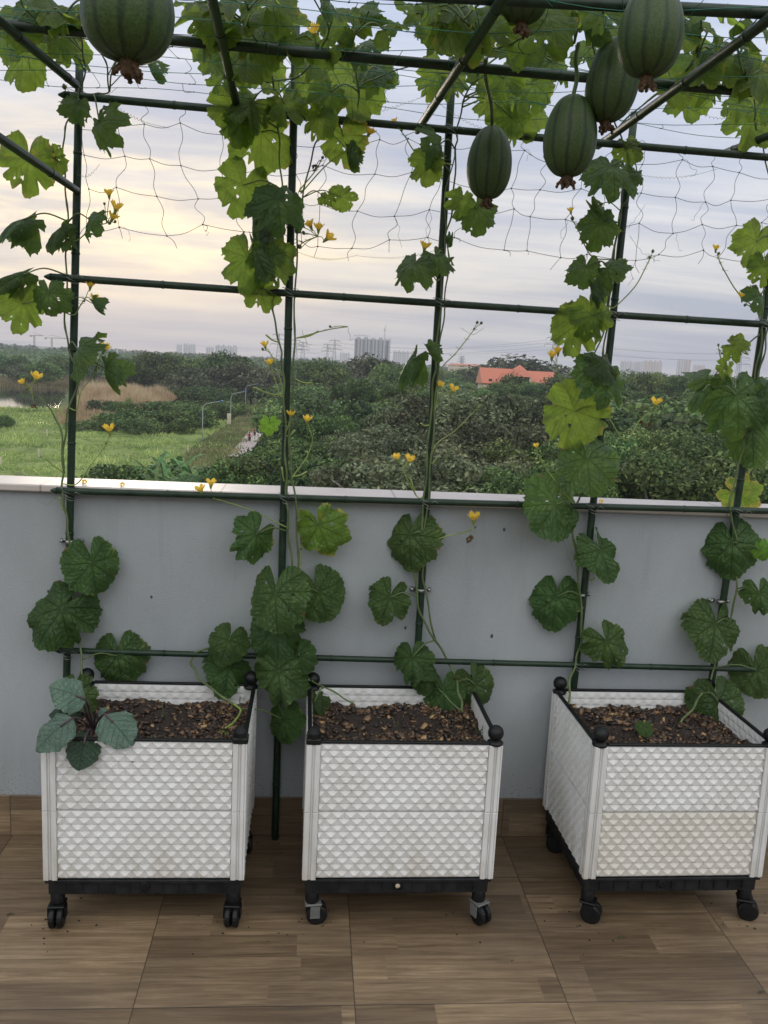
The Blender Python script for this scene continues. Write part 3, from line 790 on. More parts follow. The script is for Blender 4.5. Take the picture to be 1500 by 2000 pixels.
soil(planters[0], 3, 'dark soil with brown husk chips filling the left planter'); soil(planters[1], 4, 'dark soil with brown husk chips filling the middle planter'); soil(planters[2], 5, 'dark soil with brown husk chips filling the right planter')
# ============================================================ LEAVES
def leaf_mesh(name, seed, lobed=.5, curl=.12, fold=0.0, wave=.05, sinus=1.0, droop=0.0, mat='leaf', ragged=.0, kt=34, at_=.040):
    r = np.random.RandomState(seed); NA, NR = 168, 20
    th = np.linspace(-math.pi, math.pi, NA, endpoint=False)          # 0 = tip (towards -y)
    va = np.array([0, .80, -.80, 1.62, -1.62, 2.35, -2.35]) + np.r_[0, r.normal(0, .06, 6)]
    vl = np.array([1.0, .92, .92, .83, .83, .70, .70])*(1+r.normal(0, .05, 7)); vl[0] *= 1.02
    def ad(a, b): return np.abs((a-b+math.pi) % (2*math.pi)-math.pi)
    R = np.zeros(NA)
    for a, l in zip(va, vl):
        d = ad(th, a); R = np.maximum(R, l*(1-lobed*.95*np.clip(d/.42, 0, 1.5)**1.5*.42))
    dm = ad(th, math.pi); R *= 1-(.92*sinus)*np.exp(-(dm/.20)**2)
    R *= 1 + .018*np.sin(th*17+r.uniform(0, 6)) + .012*np.sin(th*5+r.uniform(0, 6))
    k = kt; ph = (th*k/(2*math.pi)+.03*np.sin(th*7)) % 1; R += at_*np.maximum(0, 1-np.abs(ph-.5)*4.4)*(R > .3)
    if ragged:
        for _ in range(3): a = r.uniform(-2.4, 2.4); R *= 1-ragged*np.exp(-(ad(th, a)/r.uniform(.05, .14))**2)
    s = (np.arange(1, NR+1)/NR)**.9
    S, T = np.meshgrid(s, th, indexing='ij'); RR = S*R[None, :]
    X_ = RR*np.sin(T); Y_ = -RR*np.cos(T)
    D = np.stack([ad(T, a) for a in va]); kidx = D.argmin(0); dmin = D.min(0)
    q = RR*np.sin(np.minimum(dmin, 1.5))
    rho = np.hypot(X_, Y_)
    Zz = -curl*rho**2*1.1 + .034*np.minimum(1, rho*1.6)*(1-np.exp(-(q/.075)**2)) - .012
    Zz += wave*S**2*np.sin(T*r.randint(3, 6)+r.uniform(0, 6))*rho + .45*wave*S**4*np.sin(T*r.randint(8, 12)+r.uniform(0, 6))
    for _ in range(5):
        kx, ky = r.normal(0, 6, 2); Zz += .016*np.sin(kx*X_+ky*Y_+r.uniform(0, 6))*np.minimum(1, rho*2)
    # side veins ribbing
    al = RR*np.cos(np.minimum(dmin, 1.5)); Zz += .010*np.sin((al-.95*q)*6.2*2*math.pi)*np.minimum(1, q*8)*np.minimum(1, rho*2)
    if fold:                                                          # fold down on both sides of the midrib
        ang = fold*np.clip(np.abs(X_)/.5, 0, 1)**1.0; sg = np.sign(X_)
        ax = np.abs(X_); Zz = Zz - ax*np.sin(ang)*1.0; X_ = sg*ax*np.cos(ang)
    if droop:                                                         # tip bends over
        yy = np.clip(-Y_-.05, 0, None); Rb = 1/droop; a = yy/Rb
        Y2 = np.where(Y_ < -.05, -.05-Rb*np.sin(a), Y_); Zd = np.where(Y_ < -.05, -Rb*(1-np.cos(a)), 0)
        Zz = Zz*np.cos(np.minimum(a, 1.4)) + Zd; Y_ = Y2
    V = np.concatenate([[[0, 0, 0]], np.stack([X_, Y_, Zz], -1).reshape(-1, 3)])*.56     # about 1 wide
    fs = []
    for j in range(NA):
        j2 = (j+1) % NA; fs.append((0, 1+j, 1+j2))
    for i in range(NR-1):
        for j in range(NA):
            j2 = (j+1) % NA; a = 1+i*NA; fs.append((a+j, a+NA+j, a+NA+j2, a+j2))
    hol = [(r.uniform(.25, .8)*math.sin(a), -r.uniform(.25, .8)*math.cos(a), r.uniform(.018, .045)) for a in r.uniform(-2.3, 2.3, r.randint(1, 5))]
    fx = np.array([np.mean([(RR.ravel()[v-1]*math.sin(th[(v-1) % NA]), -RR.ravel()[v-1]*math.cos(th[(v-1) % NA])) for v in f if v], axis=0) for f in fs])
    keep = np.ones(len(fs), bool)
    for hx, hy, hr in hol:
        dd = np.hypot(fx[:, 0]-hx, fx[:, 1]-hy); an = np.arctan2(fx[:, 1]-hy, fx[:, 0]-hx); keep &= dd > hr*(1+.4*np.sin(an*3+hx*9))
    fs = [f for f, k_ in zip(fs, keep) if k_]
    me = bpy.data.meshes.new(name); me.from_pydata(V.tolist(), [], fs); me.materials.append(M[mat])
    uvl = me.uv_layers.new(name='veins')
    flat = np.concatenate([[0], th[np.tile(np.arange(NA), NR)]]); rr = np.concatenate([[0], RR.ravel()])
    uv = np.zeros((len(me.loops), 2)); li = 0
    for f in fs:
        ids = [v for v in f if v]
        tm = math.atan2(np.mean(np.sin(flat[ids])), np.mean(np.cos(flat[ids]))); kk = int(np.argmin([abs((tm-a+math.pi) % (2*math.pi)-math.pi) for a in va]))
        for v in f:
            d = flat[v]-va[kk]; d = (d+math.pi) % (2*math.pi)-math.pi
            uv[li] = (rr[v]*math.cos(d), abs(rr[v]*math.sin(d))) if v else (0, 0); li += 1
    uvl.data.foreach_set('uv', uv.ravel().astype(np.float32))
    at = me.attributes.new('rim', 'FLOAT', 'POINT'); at.data.foreach_set('value', np.concatenate([[0], S.ravel()**6]).astype(np.float32))
    me.polygons.foreach_set('use_smooth', [True]*len(fs)); me.update(); return me
LM = {}
for i in range(6): LM['r%d' % i] = leaf_mesh('leaf', 20+i, .12+.06*i, .12+.12*(i % 4), .10+.14*(i % 3), .07+.05*(i % 3), .75+.05*i, mat='leafthick', ragged=.05*i, at_=.045)              # rounder, flat to the light
for i in range(6): LM['l%d' % i] = leaf_mesh('leaf', 40+i, .22+.06*i, .08+.07*(i % 3), .1+.15*(i % 2), .14+.04*(i % 3), .8, ragged=.30, kt=24, at_=.06)  # lobed, spread
for i in range(4): LM['d%d' % i] = leaf_mesh('leaf', 60+i, .5, .15, .35, .14, .8, droop=1.3, ragged=.2, mat='leafthick', kt=25, at_=.07)   # drooping over
for i in range(2): LM['f%d' % i] = leaf_mesh('leaf', 80+i, .5, .1, 1.15, .14, .8, droop=.9, ragged=.2, mat='leafthick', kt=25, at_=.07)     # folded
for i in range(2): LM['y%d' % i] = leaf_mesh('leaf', 90+i, .6, .2, .2, .08)
LVAR = {k: 0 for k in 'rldfy'}
def frame(c, rot, tilt, yaw, size, w=1.0):
    """leaf matrix: tip along rot (deg, 0 = down, + = to the right), tip leaning to the viewer by tilt, turned by yaw"""
    a, tl, yw = rad(rot), rad(tilt), rad(yaw)
    t = Vector((math.sin(a), 0, -math.cos(a))); n = Vector((0, -1, 0))
    t2 = (t*math.cos(tl) + n*math.sin(tl)).normalized(); n2 = (n*math.cos(tl) - t*math.sin(tl)).normalized()
    n2 = Matrix.Rotation(yw, 3, t2) @ n2
    xa = (-t2).cross(n2).normalized()
    R3 = Matrix((xa*w, -t2, n2)).transposed()*size
    return Matrix.Translation(c) @ R3.to_4x4()
def petiole(o, Mw, a, b, r0=.0022, sag=.02):
    """stalk from the stem point a to the leaf base b"""
    mid = a.lerp(b, .5)+Vector((0, -.01, sag)); m = MB(); m.tube(smooth_path([a, mid, b], 5), [r0*(1.15-.3*i/10) for i in range(11)], 6)
    mesh_obj('petiole', m.mesh('petiole', M['stem'], Mw, True), o, Mw)
STEMS = {}
def nearest(stems, p):
    best = None
    for st in stems:
        for q in st:
            d = (q-p).length + (.15*abs(q.z-p.z))
            if best is None or d < best[0]: best = (d, q)
    return best[1]
# ============================================================ VINES
def P2(px, py, y=None):
    """a point of a vine: on the trellis plane, or lying on the roof net where that plane is above it"""
    q = aty(px, py, YT-.03 if y is None else y)
    if q.z > ZN+.01: q = atz(px, py, ZN+.012)
    return q
def vine(label, base, stems, leaves, flowers=(), tendrils=(), stubs=()):
    t = thing('gourd_vine', label, 'vine', base, 'gourd vines climbing the trellis')
    paths = []
    for st in stems:
        r = st[0]; pts = [P2(*p) if not isinstance(p, Vector) else p for p in st[1:]]
        sp = smooth_path(pts, 7)
        for i, q in enumerate(sp): q += Vector((.003*math.sin(i*.9+r*999), .003*math.cos(i*.7), 0))
        n = len(sp); m = MB(); m.tube(sp, [r*1.25*(1.0-.45*i/n)*(1.35 if i % 14 == 7 else 1) for i in range(n)], 8)
        m.build('stem', M['stem'], t, True); paths.append(sp)
    for L in leaves:
        k, px, py, wpx, rot, tilt, yaw = L[:7]; opt = L[7] if len(L) > 7 else {}
        kk = k[0]; LVAR[kk] += 1; n = {'r': 6, 'l': 6, 'd': 4, 'f': 2, 'y': 2}[kk]; me = LM[kk+str(LVAR[kk] % n)]
        y = opt.get('y', YT-.045-.03*((LVAR[kk]*7) % 3))
        c = aty(px, py, y)
        if 'z' in opt or c.z > ZN+.03: c = atz(px, py, opt.get('z', ZN+.02+.012*((LVAR[kk]*5) % 4)))
        size = wpx/FPX*(c-CAM).dot(AF)*opt.get('s', {'l': 1.10, 'd': 1.10, 'f': 1.2, 'r': 1.02, 'y': 1.03}[kk])
        tilt += rn.uniform(-9, 9); yaw += rn.uniform(-26, 26)
        Mw = frame(Vector((0, 0, 0)), rot, tilt, yaw, size, opt.get('w', 1))
        if kk in 'df': cen = Mw.to_3x3() @ Vector((0, -.16, -.06))
        else: cen = Mw.to_3x3() @ Vector((0, -.14, 0))
        Mw = Matrix.Translation(c-cen) @ Mw
        o = mesh_obj('leaf', me, t, Mw)
        if opt.get('m'):
            o.material_slots[0].link = 'OBJECT'; o.material_slots[0].material = M[opt['m']]
            o['label'] = {'leafold': 'pale yellowing leaf', 'leafyoung': 'small bright lime leaf'}[opt['m']]
        b = Mw.translation; a = nearest(paths, b)
        if (a-b).length < .6 and not opt.get('np'): petiole(o, Mw, a, b, .0025 if wpx > 60 else .0016, opt.get('sag', .02 if (a-b).length > .06 else .004))
    for F in flowers:
        # stalk path, then what sits at its end
        st, heads = F; pts = [P2(*p) for p in st]; a = nearest(paths, pts[0]); 
        if (a-pts[0]).length < .12: pts = [a]+pts
        sp = smooth_path(pts, 5); n = len(sp); m = MB(); m.tube(sp, [.0024*(1-.35*i/n) for i in range(n)], 6)
        for i in range(n*2//3, n, 2):
            for s in (-1, 1):
                d = Vector((s*rn.uniform(.006, .014), rn.uniform(-.008, .008), rn.uniform(.0, .010))); m.tube([sp[i], sp[i]+d*.6, sp[i]+d], [.0008, .0007, .0004], 4)
        fs = m.build('flower_stalk', M['youngstem'] if len(st) > 1 else M['stem'], t, True)
        for h in heads:
            kind, hx, hy, sz = h[:4]; c = P2(hx, hy, h[4] if len(h) > 4 else None); head(kind, c, sp[-1], sz, t)
    for (px, py, L, rot) in stubs:
        c = P2(px, py); a = rad(rot); d = Vector((math.sin(a), -.15, -math.cos(a)))
        e = c + d*L; m = MB(); m.tube(smooth_path([c, c.lerp(e, .5)+Vector((0, 0, -.006)), e], 4), [.0024]*5+[.0029]*4, 7); m.build('cut_petiole', M['youngstem'], t, True)
    for (p, q, turns) in tendrils:
        a, b = P2(*p), P2(*q); ax = (b-a); L = ax.length; ax.normalize(); u = ax.orthogonal().normalized(); v = ax.cross(u); N = int(turns*9); pts = []
        for i in range(N+1):
            f = i/N; rr = .0032*math.sin(math.pi*min(1, f*1.1)); an = f*turns*2*math.pi
            pts.append(a+ax*L*f+(u*math.cos(an)+v*math.sin(an))*rr+Vector((0, 0, -.02*math.sin(math.pi*f))))
        m = MB(); m.tube(pts, .00055, 4, False); m.build('tendril', M['tendril'], t, True)
    return t
def flower_mesh(seed):
    r = random.Random(seed); m = MB()
    for k in range(5):
        a0 = 2*math.pi*k/5+r.uniform(-.15, .15); op = r.uniform(.1, .5); nu, nv = 6, 6; vs = []; fs = []
        for i in range(nu+1):
            u = i/nu; wd = .80*math.sin(math.pi*min(1, u*.80+.12))**.6
            for j in range(nv+1):
                v = (j/nv-.5)*2; rr = .12+.60*u**.8*math.sin(op+.55+.35*u); z = .80*u**1.1*math.cos(op*.7); a = a0+v*wd*(.75 if u > .3 else .5)*1.15
                rf = .09*math.sin(v*6+k)*u*u+.05*math.sin(v*13+k*2)*u**3
                vs.append((rr*math.cos(a), rr*math.sin(a), z-.10*abs(v)*u+rf))
        for i in range(nu):
            for j in range(nv): q = i*(nv+1)+j; fs.append((q, q+1, q+nv+2, q+nv+1))
        m.add(vs, fs)
    return m.mesh('petals', M['petal'], None, True)
FM = [flower_mesh(i) for i in range(3)]
def bud_mesh():
    m = MB(); m.lathe([(.05, -.5), (.3, -.3), (.42, 0), (.3, .35), (.04, .6)], Matrix(), 8)
    for k in range(4): a = k*1.57; m.tube([(.3*math.cos(a), .3*math.sin(a), -.2), (.5*math.cos(a), .5*math.sin(a), .3)], [.09, .02], 4)
    return m.mesh('bud', M['stem'], None, True)
BM = bud_mesh()
def calyx_mesh():
    m = MB(); m.lathe([(.03, -.55), (.13, -.35), (.2, -.05), (.16, .12)], Matrix(), 8)
    for k in range(5): a = k*1.257; m.tube([(.14*math.cos(a), .14*math.sin(a), 0), (.34*math.cos(a), .34*math.sin(a), .32)], [.07, .01], 4)
    return m.mesh('calyx', M['youngstem'], None, True)
CM = calyx_mesh()
HN = [0]
def head(kind, c, anchor, sz, t):
    HN[0] += 1; s = sz/FPX*3.0; d = (c-anchor)
    d = (d.normalized()*.5+Vector((rn.uniform(-.3, .3), -.3, .75))).normalized()
    Mw = Matrix.Translation(c) @ d.to_track_quat('Z', 'Y').to_matrix().to_4x4() @ Matrix.Rotation(HN[0]*1.3, 4, 'Z') @ Matrix.Scale(s*.70, 4)
    if kind == 'F':
        o = mesh_obj('flower', FM[HN[0] % 3], t, Mw); mesh_obj('calyx', CM, o, Mw)
    elif kind == 'W':
        m = MB()
        for k in range(6):
            e = c+Vector((rn.uniform(-.5, .5), rn.uniform(-.5, .5), -rn.uniform(.1, .9)))*s
            mm = (c+e)/2+Vector((rn.uniform(-.3, .3), 0, rn.uniform(-.2, .2)))*s; m.tube(smooth_path([c, mm, e], 3), [s*.06, s*.10, s*.06, s*.12, s*.07, s*.10, s*.03], 5)
        o = m.build('withered_flower', M['brownflower'], t); c2 = c
    else: o = mesh_obj('bud', BM, t, Mw)
    if (c-anchor).length > .006:
        m = MB(); m.tube(smooth_path([anchor, anchor.lerp(c, .5)+Vector((0, 0, .002)), c-d*s*.25], 3), .0013, 5); m.build('flower_stalk', M['youngstem'], t, True)
Y1, Y2, Y3, Y4 = YT-.04, YT-.07, YT-.10, YT-.14
vine('gourd vine on the leftmost pole, rooted beside the kale, yellow flowers either side', atz(190, 1400, .56),
 [(.0032, (178, 1405, -.16), (163, 1335, -.13), (155, 1255), (140, 1190), (136, 1060), (128, 1000), (122, 960), (124, 900), (130, 820), (152, 740), (140, 700), (128, 640), (130, 520), (131, 400), (124, 310), (128, 250), (155, 190), (165, 120), (150, 60), (110, 20)),
  (.0026, (124, 925), (118, 840), (90, 790), (62, 768)), (.0022, (160, 190), (190, 182), (212, 178), (205, 120), (180, 80), (120, 70), (60, 30), (30, -20)), (.002, (212, 178), (230, 110), (262, 60), (300, 20))],
 [('r', 182, 1116, 112, 12, 15, -10), ('r', 108, 1206, 138, -35, 20, 12), ('r', 232, 1298, 115, 8, 25, 0), ('r', 143, 1372, 100, 0, 20, 0, {'y': -.20}),
  ('d', 158, 690, 120, 55, 65, 0, {'y': Y4}), ('f', 212, 735, 85, 10, 20, 60), ('d', 97, 590, 84, 5, 5, 20), ('l', 42, 608, 95, -12, -8, -20), ('f', 28, 545, 90, -60, 55, 10),
  ('f', 30, 440, 100, -60, 45, 40), ('f', 108, 460, 75, -40, 30, 50), ('d', 180, 435, 75, 40, 60, 0), ('l', 54, 330, 105, -8, -10, -5), ('l', 108, 320, 62, 20, 0, 30),
  ('d', 205, 250, 110, 35, 38, 10, {'y': Y3}), ('d', 147, 215, 70, -10, 30, -30), ('f', 188, 600, 45, 30, 30, 70),
  ('l', 42, 125, 105, -5, 5, 0), ('l', 22, 40, 110, -40, 35, 0), ('l', 85, 60, 100, 40, 50, 0), ('l', 120, 95, 85, 10, 30, 0), ('d', 75, 15, 110, 10, 60, 0), ('l', 130, 30, 95, 60, 55, 0), ('f', 300, 140, 60, 25, 30, 60), ('d', 258, 115, 60, 0, 50, 0), ('l', 190, 10, 90, 30, 60, 0), ('l', 160, 105, 70, 20, 20, 60), ('l', 55, 30, 100, 20, 45, 0), ('l', 100, 20, 90, -20, 50, 0), ('l', 20, 90, 90, 20, 20, 0), ('l', 110, 70, 90, -10, 35, 0)],
 [([(62, 768), (60, 755)], [('F', 70, 741, 24), ('F', 46, 749, 16), ('B', 52, 760, 8), ('W', 66, 790, 14)]),
  ([(150, 945), (180, 905), (205, 872), (212, 856)], [('F', 214, 843, 25), ('B', 207, 866, 6)]),
  ([(150, 800), (158, 765), (185, 730), (192, 705)], [('F', 203, 684, 24), ('B', 188, 716, 8), ('B', 186, 722, 7)]),
  ([(150, 470), (180, 445), (208, 436)], [('F', 226, 410, 26), ('F', 213, 382, 20), ('F', 219, 428, 22), ('B', 204, 398, 8), ('B', 214, 436, 10), ('B', 202, 412, 7), ('B', 225, 433, 9)]),
  ([(145, 615), (158, 595), (168, 580)], [('F', 176, 561, 20), ('F', 184, 588, 20), ('B', 164, 588, 7)]),
  ([(140, 190), (128, 178)], [('B', 126, 170, 14)])],
 [((150, 340), (195, 320), 8), ((160, 190), (230, 170), 14), ((110, 970), (70, 975), 2), ((190, 180), (330, 250), 22), ((160, 110), (100, 50), 9)],
 [(125, 922, .075, -130), (124, 995, .045, -165)])
vine('thickest gourd vine, on the second pole, leaves piled between left and middle planters', atz(455, 1390, .56),
 [(.0034, (468, 1385, -.2), (440, 1365, -.2), (395, 1330, -.1), (376, 1300), (380, 1277), (430, 1258), (500, 1240), (550, 1190), (572, 1130), (565, 1060), (560, 980), (558, 900), (556, 800), (552, 720), (546, 670), (532, 600), (545, 540), (552, 430), (548, 330), (543, 250), (540, 190), (520, 120), (490, 60), (480, 0)),
  (.0028, (575, 1170), (582, 1080), (575, 960), (565, 880), (572, 760), (575, 640), (580, 480), (590, 400), (610, 300), (640, 250), (690, 235), (700, 170), (690, 90), (720, 20)),
  (.0024, (604, 1330, -.12), (585, 1300), (570, 1240), (562, 1150)), (.0026, (690, 1375, -.25), (650, 1350, -.2), (618, 1335, -.14), (600, 1318)), (.0024, (520, 160), (580, 150), (620, 110), (640, 50), (600, -20)), (.0022, (700, 170), (740, 150), (800, 130), (860, 125))],
 [('r', 490, 1056, 108, -38, 25, 10), ('y', 628, 1042, 118, 20, 8, 0, {'m': 'leafold'}), ('r', 626, 1170, 100, 22, 20, -15), ('r', 537, 1178, 132, 0, 20, 0, {'y': Y4-.03}), ('r', 542, 1238, 118, 5, 30, 0, {'y': Y3}),
  ('r', 442, 1262, 88, -20, 25, 20, {'y': Y3}), ('r', 446, 1318, 105, -8, 20, -12, {'y': Y2}), ('r', 545, 1330, 132, 8, 22, 8, {'y': Y4}), ('r', 555, 1418, 78, 5, 20, 10, {'y': -.14}), ('r', 588, 1290, 66, 25, 20, 0, {'y': Y3}), ('f', 616, 1385, 62, 0, 20, 40, {'y': -.2}), ('r', 470, 1370, 60, 0, 30, 0, {'y': Y1}),
  ('y', 526, 833, 46, 0, 0, 0, {'m': 'leafyoung'}),
  ('l', 512, 575, 75, 15, 0, 0), ('l', 480, 520, 108, -10, -5, 0), ('l', 535, 515, 100, 20, 5, 0), ('f', 505, 500, 110, 10, 25, 50, {'y': Y3}), ('d', 545, 410, 120, 12, 35, 5, {'y': Y4}), ('d', 510, 395, 90, -20, 40, 20, {'y': Y3}), ('l', 470, 375, 92, -20, 0, 0), ('f', 500, 455, 90, 0, 30, 40),
  ('l', 674, 385, 54, 95, 0, 0), ('l', 640, 388, 32, 70, 20, 0), ('l', 510, 280, 130, 0, -5, 0), ('l', 465, 250, 78, -20, 5, 0), ('l', 620, 240, 75, -10, 10, 0), ('l', 672, 280, 86, 10, 0, 0), ('f', 685, 310, 60, 10, 0, 40),
  ('l', 480, 210, 95, -40, 20, 0), ('l', 560, 210, 80, 30, 30, 0), ('l', 425, 100, 90, -10, 15, 0), ('l', 480, 110, 125, 0, 35, 0), ('l', 400, 40, 110, -30, 45, 0), ('l', 470, 40, 130, 20, 55, 0), ('l', 540, 60, 120, 30, 50, 0), ('l', 440, 150, 80, 10, 30, 0), 
  ('l', 610, 130, 70, -20, 35, 0), ('l', 685, 165, 150, 5, 10, 0), ('l', 640, 190, 80, -20, 20, 0), ('l', 650, 80, 90, 60, 50, 0), ('f', 720, 40, 80, 70, 30, 20), ('d', 720, 95, 85, 60, 60, 0), ('d', 740, 140, 80, 20, 60, 0), ('f', 635, 15, 60, 10, 40, 30), ('l', 520, 0, 120, 0, 50, 0), ('l', 690, 60, 70, 30, 50, 0), ('l', 380, 5, 90, -30, 60, 0), ('l', 415, 60, 120, 20, 30, 0), ('l', 500, 75, 130, -25, 30, 0), ('l', 445, 105, 110, 30, 20, 0), ('l', 520, 140, 110, 15, 25, 0), ('l', 575, 85, 95, -10, 35, 0), ('l', 600, 175, 95, 25, 20, 0), ('l', 735, 150, 90, 40, 30, 0), ('l', 660, 25, 90, 20, 50, 0), ('l', 455, 225, 85, 0, 10, 0), ('l', 760, 60, 70, 60, 50, 0), ('l', 535, 10, 110, -20, 50, 0), ('l', 450, 5, 120, 0, 60, 0)],
 [([(556, 1028), (500, 1000), (450, 983), (413, 972)], [('F', 412, 948, 22), ('F', 393, 960, 22), ('B', 424, 967, 8), ('B', 404, 972, 7)]),
  ([(580, 1130), (588, 1100), (588, 1080)], [('B', 591, 1058, 12), ('B', 588, 1072, 8)]),
  ([(572, 930), (598, 895), (610, 860), (604, 838)], [('F', 600, 823, 20), ('B', 607, 833, 9)]),
  ([(553, 760), (538, 710), (528, 690)], [('F', 518, 677, 18), ('B', 513, 682, 9)]), ([(546, 770), (535, 735)], [('F', 528, 712, 19)]),
  ([(560, 840), (566, 822)], [('F', 568, 812, 18)]),
  ([(570, 500), (590, 475), (620, 462)], [('F', 607, 443, 22), ('F', 622, 449, 22), ('F', 638, 467, 26), ('B', 590, 440, 13), ('B', 580, 452, 14), ('B', 585, 482, 14), ('B', 593, 455, 11)]),
  ([(590, 375), (640, 320), (690, 285), (708, 272)], [('F', 720, 262, 22), ('B', 711, 275, 9)]), ([(585, 372), (615, 335), (628, 312)], [('W', 615, 322, 16), ('B', 630, 308, 9)]), ([(640, 120), (618, 90)], [('F', 613, 65, 20), ('B', 620, 88, 10)]),
  ([(580, 660), (640, 644), (680, 638)], [('B', 645, 638, 8)])],
 [((575, 490), (700, 498), 26), ((680, 640), (690, 660), 2), ((500, 50), (640, 80), 20), ((470, 110), (560, 160), 14), ((640, 230), (870, 170), 30), ((590, 645), (610, 672), 2)],
 [(546, 668, .05, -115), (547, 772, .09, -105), (576, 740, .06, 80), (555, 940, .05, 190), (570, 930, .055, 110), (580, 660, .075, 110), (560, 852, .035, 130)])
vine('gourd vine rising from the middle planter up the third pole', atz(900, 1400, .56),
 [(.0034, (905, 1392, -.2), (898, 1360, -.16), (885, 1310, -.06), (850, 1250), (822, 1200), (812, 1130), (826, 1000), (834, 900), (845, 760), (852, 700), (862, 560), (870, 470), (884, 400), (890, 300), (893, 262), (905, 200), (955, 110), (1010, 80), (1050, 60)),
  (.0028, (850, 1250), (830, 1150), (826, 1080), (838, 950), (848, 820), (857, 700), (868, 600), (876, 500), (868, 400), (890, 290)), (.0024, (905, 1392, -.2), (862, 1352, -.12), (850, 1330)), (.0024, (955, 110), (930, 60), (870, 10)), (.0024, (955, 110), (990, 110), (1060, 90), (1120, 85))],
 [('r', 800, 1062, 122, -5, 18, 0), ('r', 756, 1180, 94, -18, 15, 18), ('r', 805, 1298, 98, 0, 25, 0), ('r', 866, 1360, 78, 0, 35, 0, {'y': -.12}), ('r', 932, 1348, 86, 25, 20, -10, {'y': -.12}), ('r', 832, 1330, 60, 0, 30, 0),
  ('d', 806, 530, 95, -25, 35, 10, {'y': Y4}), ('d', 858, 512, 80, 30, 50, 0, {'y': Y3}), ('f', 800, 718, 95, -35, 35, 50), ('f', 845, 690, 50, 30, 30, 40), ('l', 830, 325, 78, -5, 0, 0), ('d', 848, 284, 95, -60, 60, 0, {'y': Y3}), ('d', 935, 425, 92, 15, 5, 0), ('l', 900, 398, 60, -15, 0, 0), ('f', 880, 470, 30, 0, 10, 0),
  ('l', 890, 40, 150, -30, 30, 0), ('l', 850, 15, 120, -50, 50, 0), ('l', 960, 60, 90, 20, 40, 0), ('l', 1020, 215, 120, 20, 0, 0), ('l', 960, 205, 75, -15, 10, 0), ('l', 1000, 245, 88, 5, -5, 0), ('l', 1060, 70, 120, 30, 40, 0), ('l', 1080, 130, 90, 10, 30, 0), ('l', 850, 155, 80, -20, 20, 0), ('l', 905, 20, 100, 20, 50, 0), ('l', 1000, 100, 80, -20, 40, 0), ('l', 840, 175, 50, -10, 0, 0), ('l', 920, 130, 60, 0, 30, 0), ('l', 1120, 30, 110, -10, 40, 0), ('f', 1150, 50, 110, 20, 40, 30), ('l', 990, 160, 70, 30, 20, 0), ('l', 915, 70, 120, 15, 30, 0), ('l', 860, 60, 100, 30, 35, 0), ('l', 1040, 110, 100, -15, 25, 0), ('l', 1075, 40, 110, 20, 40, 0), ('l', 945, 160, 70, -20, 20, 0), ('l', 1035, 175, 90, -30, 15, 0), ('l', 810, 30, 90, -30, 45, 0), ('l', 970, 20, 90, 0, 50, 0), ('l', 885, 165, 60, 30, 20, 0)],
 [([(830, 1062), (870, 1048), (905, 1040), (920, 1036)], [('F', 925, 1016, 28), ('W', 920, 1046, 22), ('B', 928, 1030, 8)]),
  ([(850, 770), (862, 720), (890, 690), (925, 645)], [('B', 932, 630, 9), ('B', 940, 631, 9), ('B', 926, 642, 6)]),
  ([(850, 800), (855, 770)], [('F', 858, 755, 18), ('F', 883, 764, 22)]),
  ([(840, 910), (850, 870), (890, 840), (925, 805), (940, 790)], [('B', 943, 785, 10), ('B', 932, 798, 6)]),
  ([(815, 970), (792, 930), (788, 912)], [('F', 798, 902, 24), ('F', 775, 897, 19)]),
  ([(850, 545), (830, 498)], [('F', 829, 486, 24)]), ([(820, 305), (790, 265), (775, 245)], [('F', 772, 238, 12), ('B', 785, 255, 6), ('B', 779, 250, 6)]), ([(1000, 90), (1018, 60)], [('F', 1020, 65, 24)]), ([(905, 120), (868, 100)], [('F', 867, 90, 16), ('B', 906, 125, 12)])],
 [((880, 480), (700, 500), 30), ((855, 200), (990, 260), 18), ((900, 640), (945, 640), 1), ((850, 1040), (868, 1050), 3)],
 [(812, 967, .06, -160), (842, 905, .03, 140), (838, 830, .03, -100)])
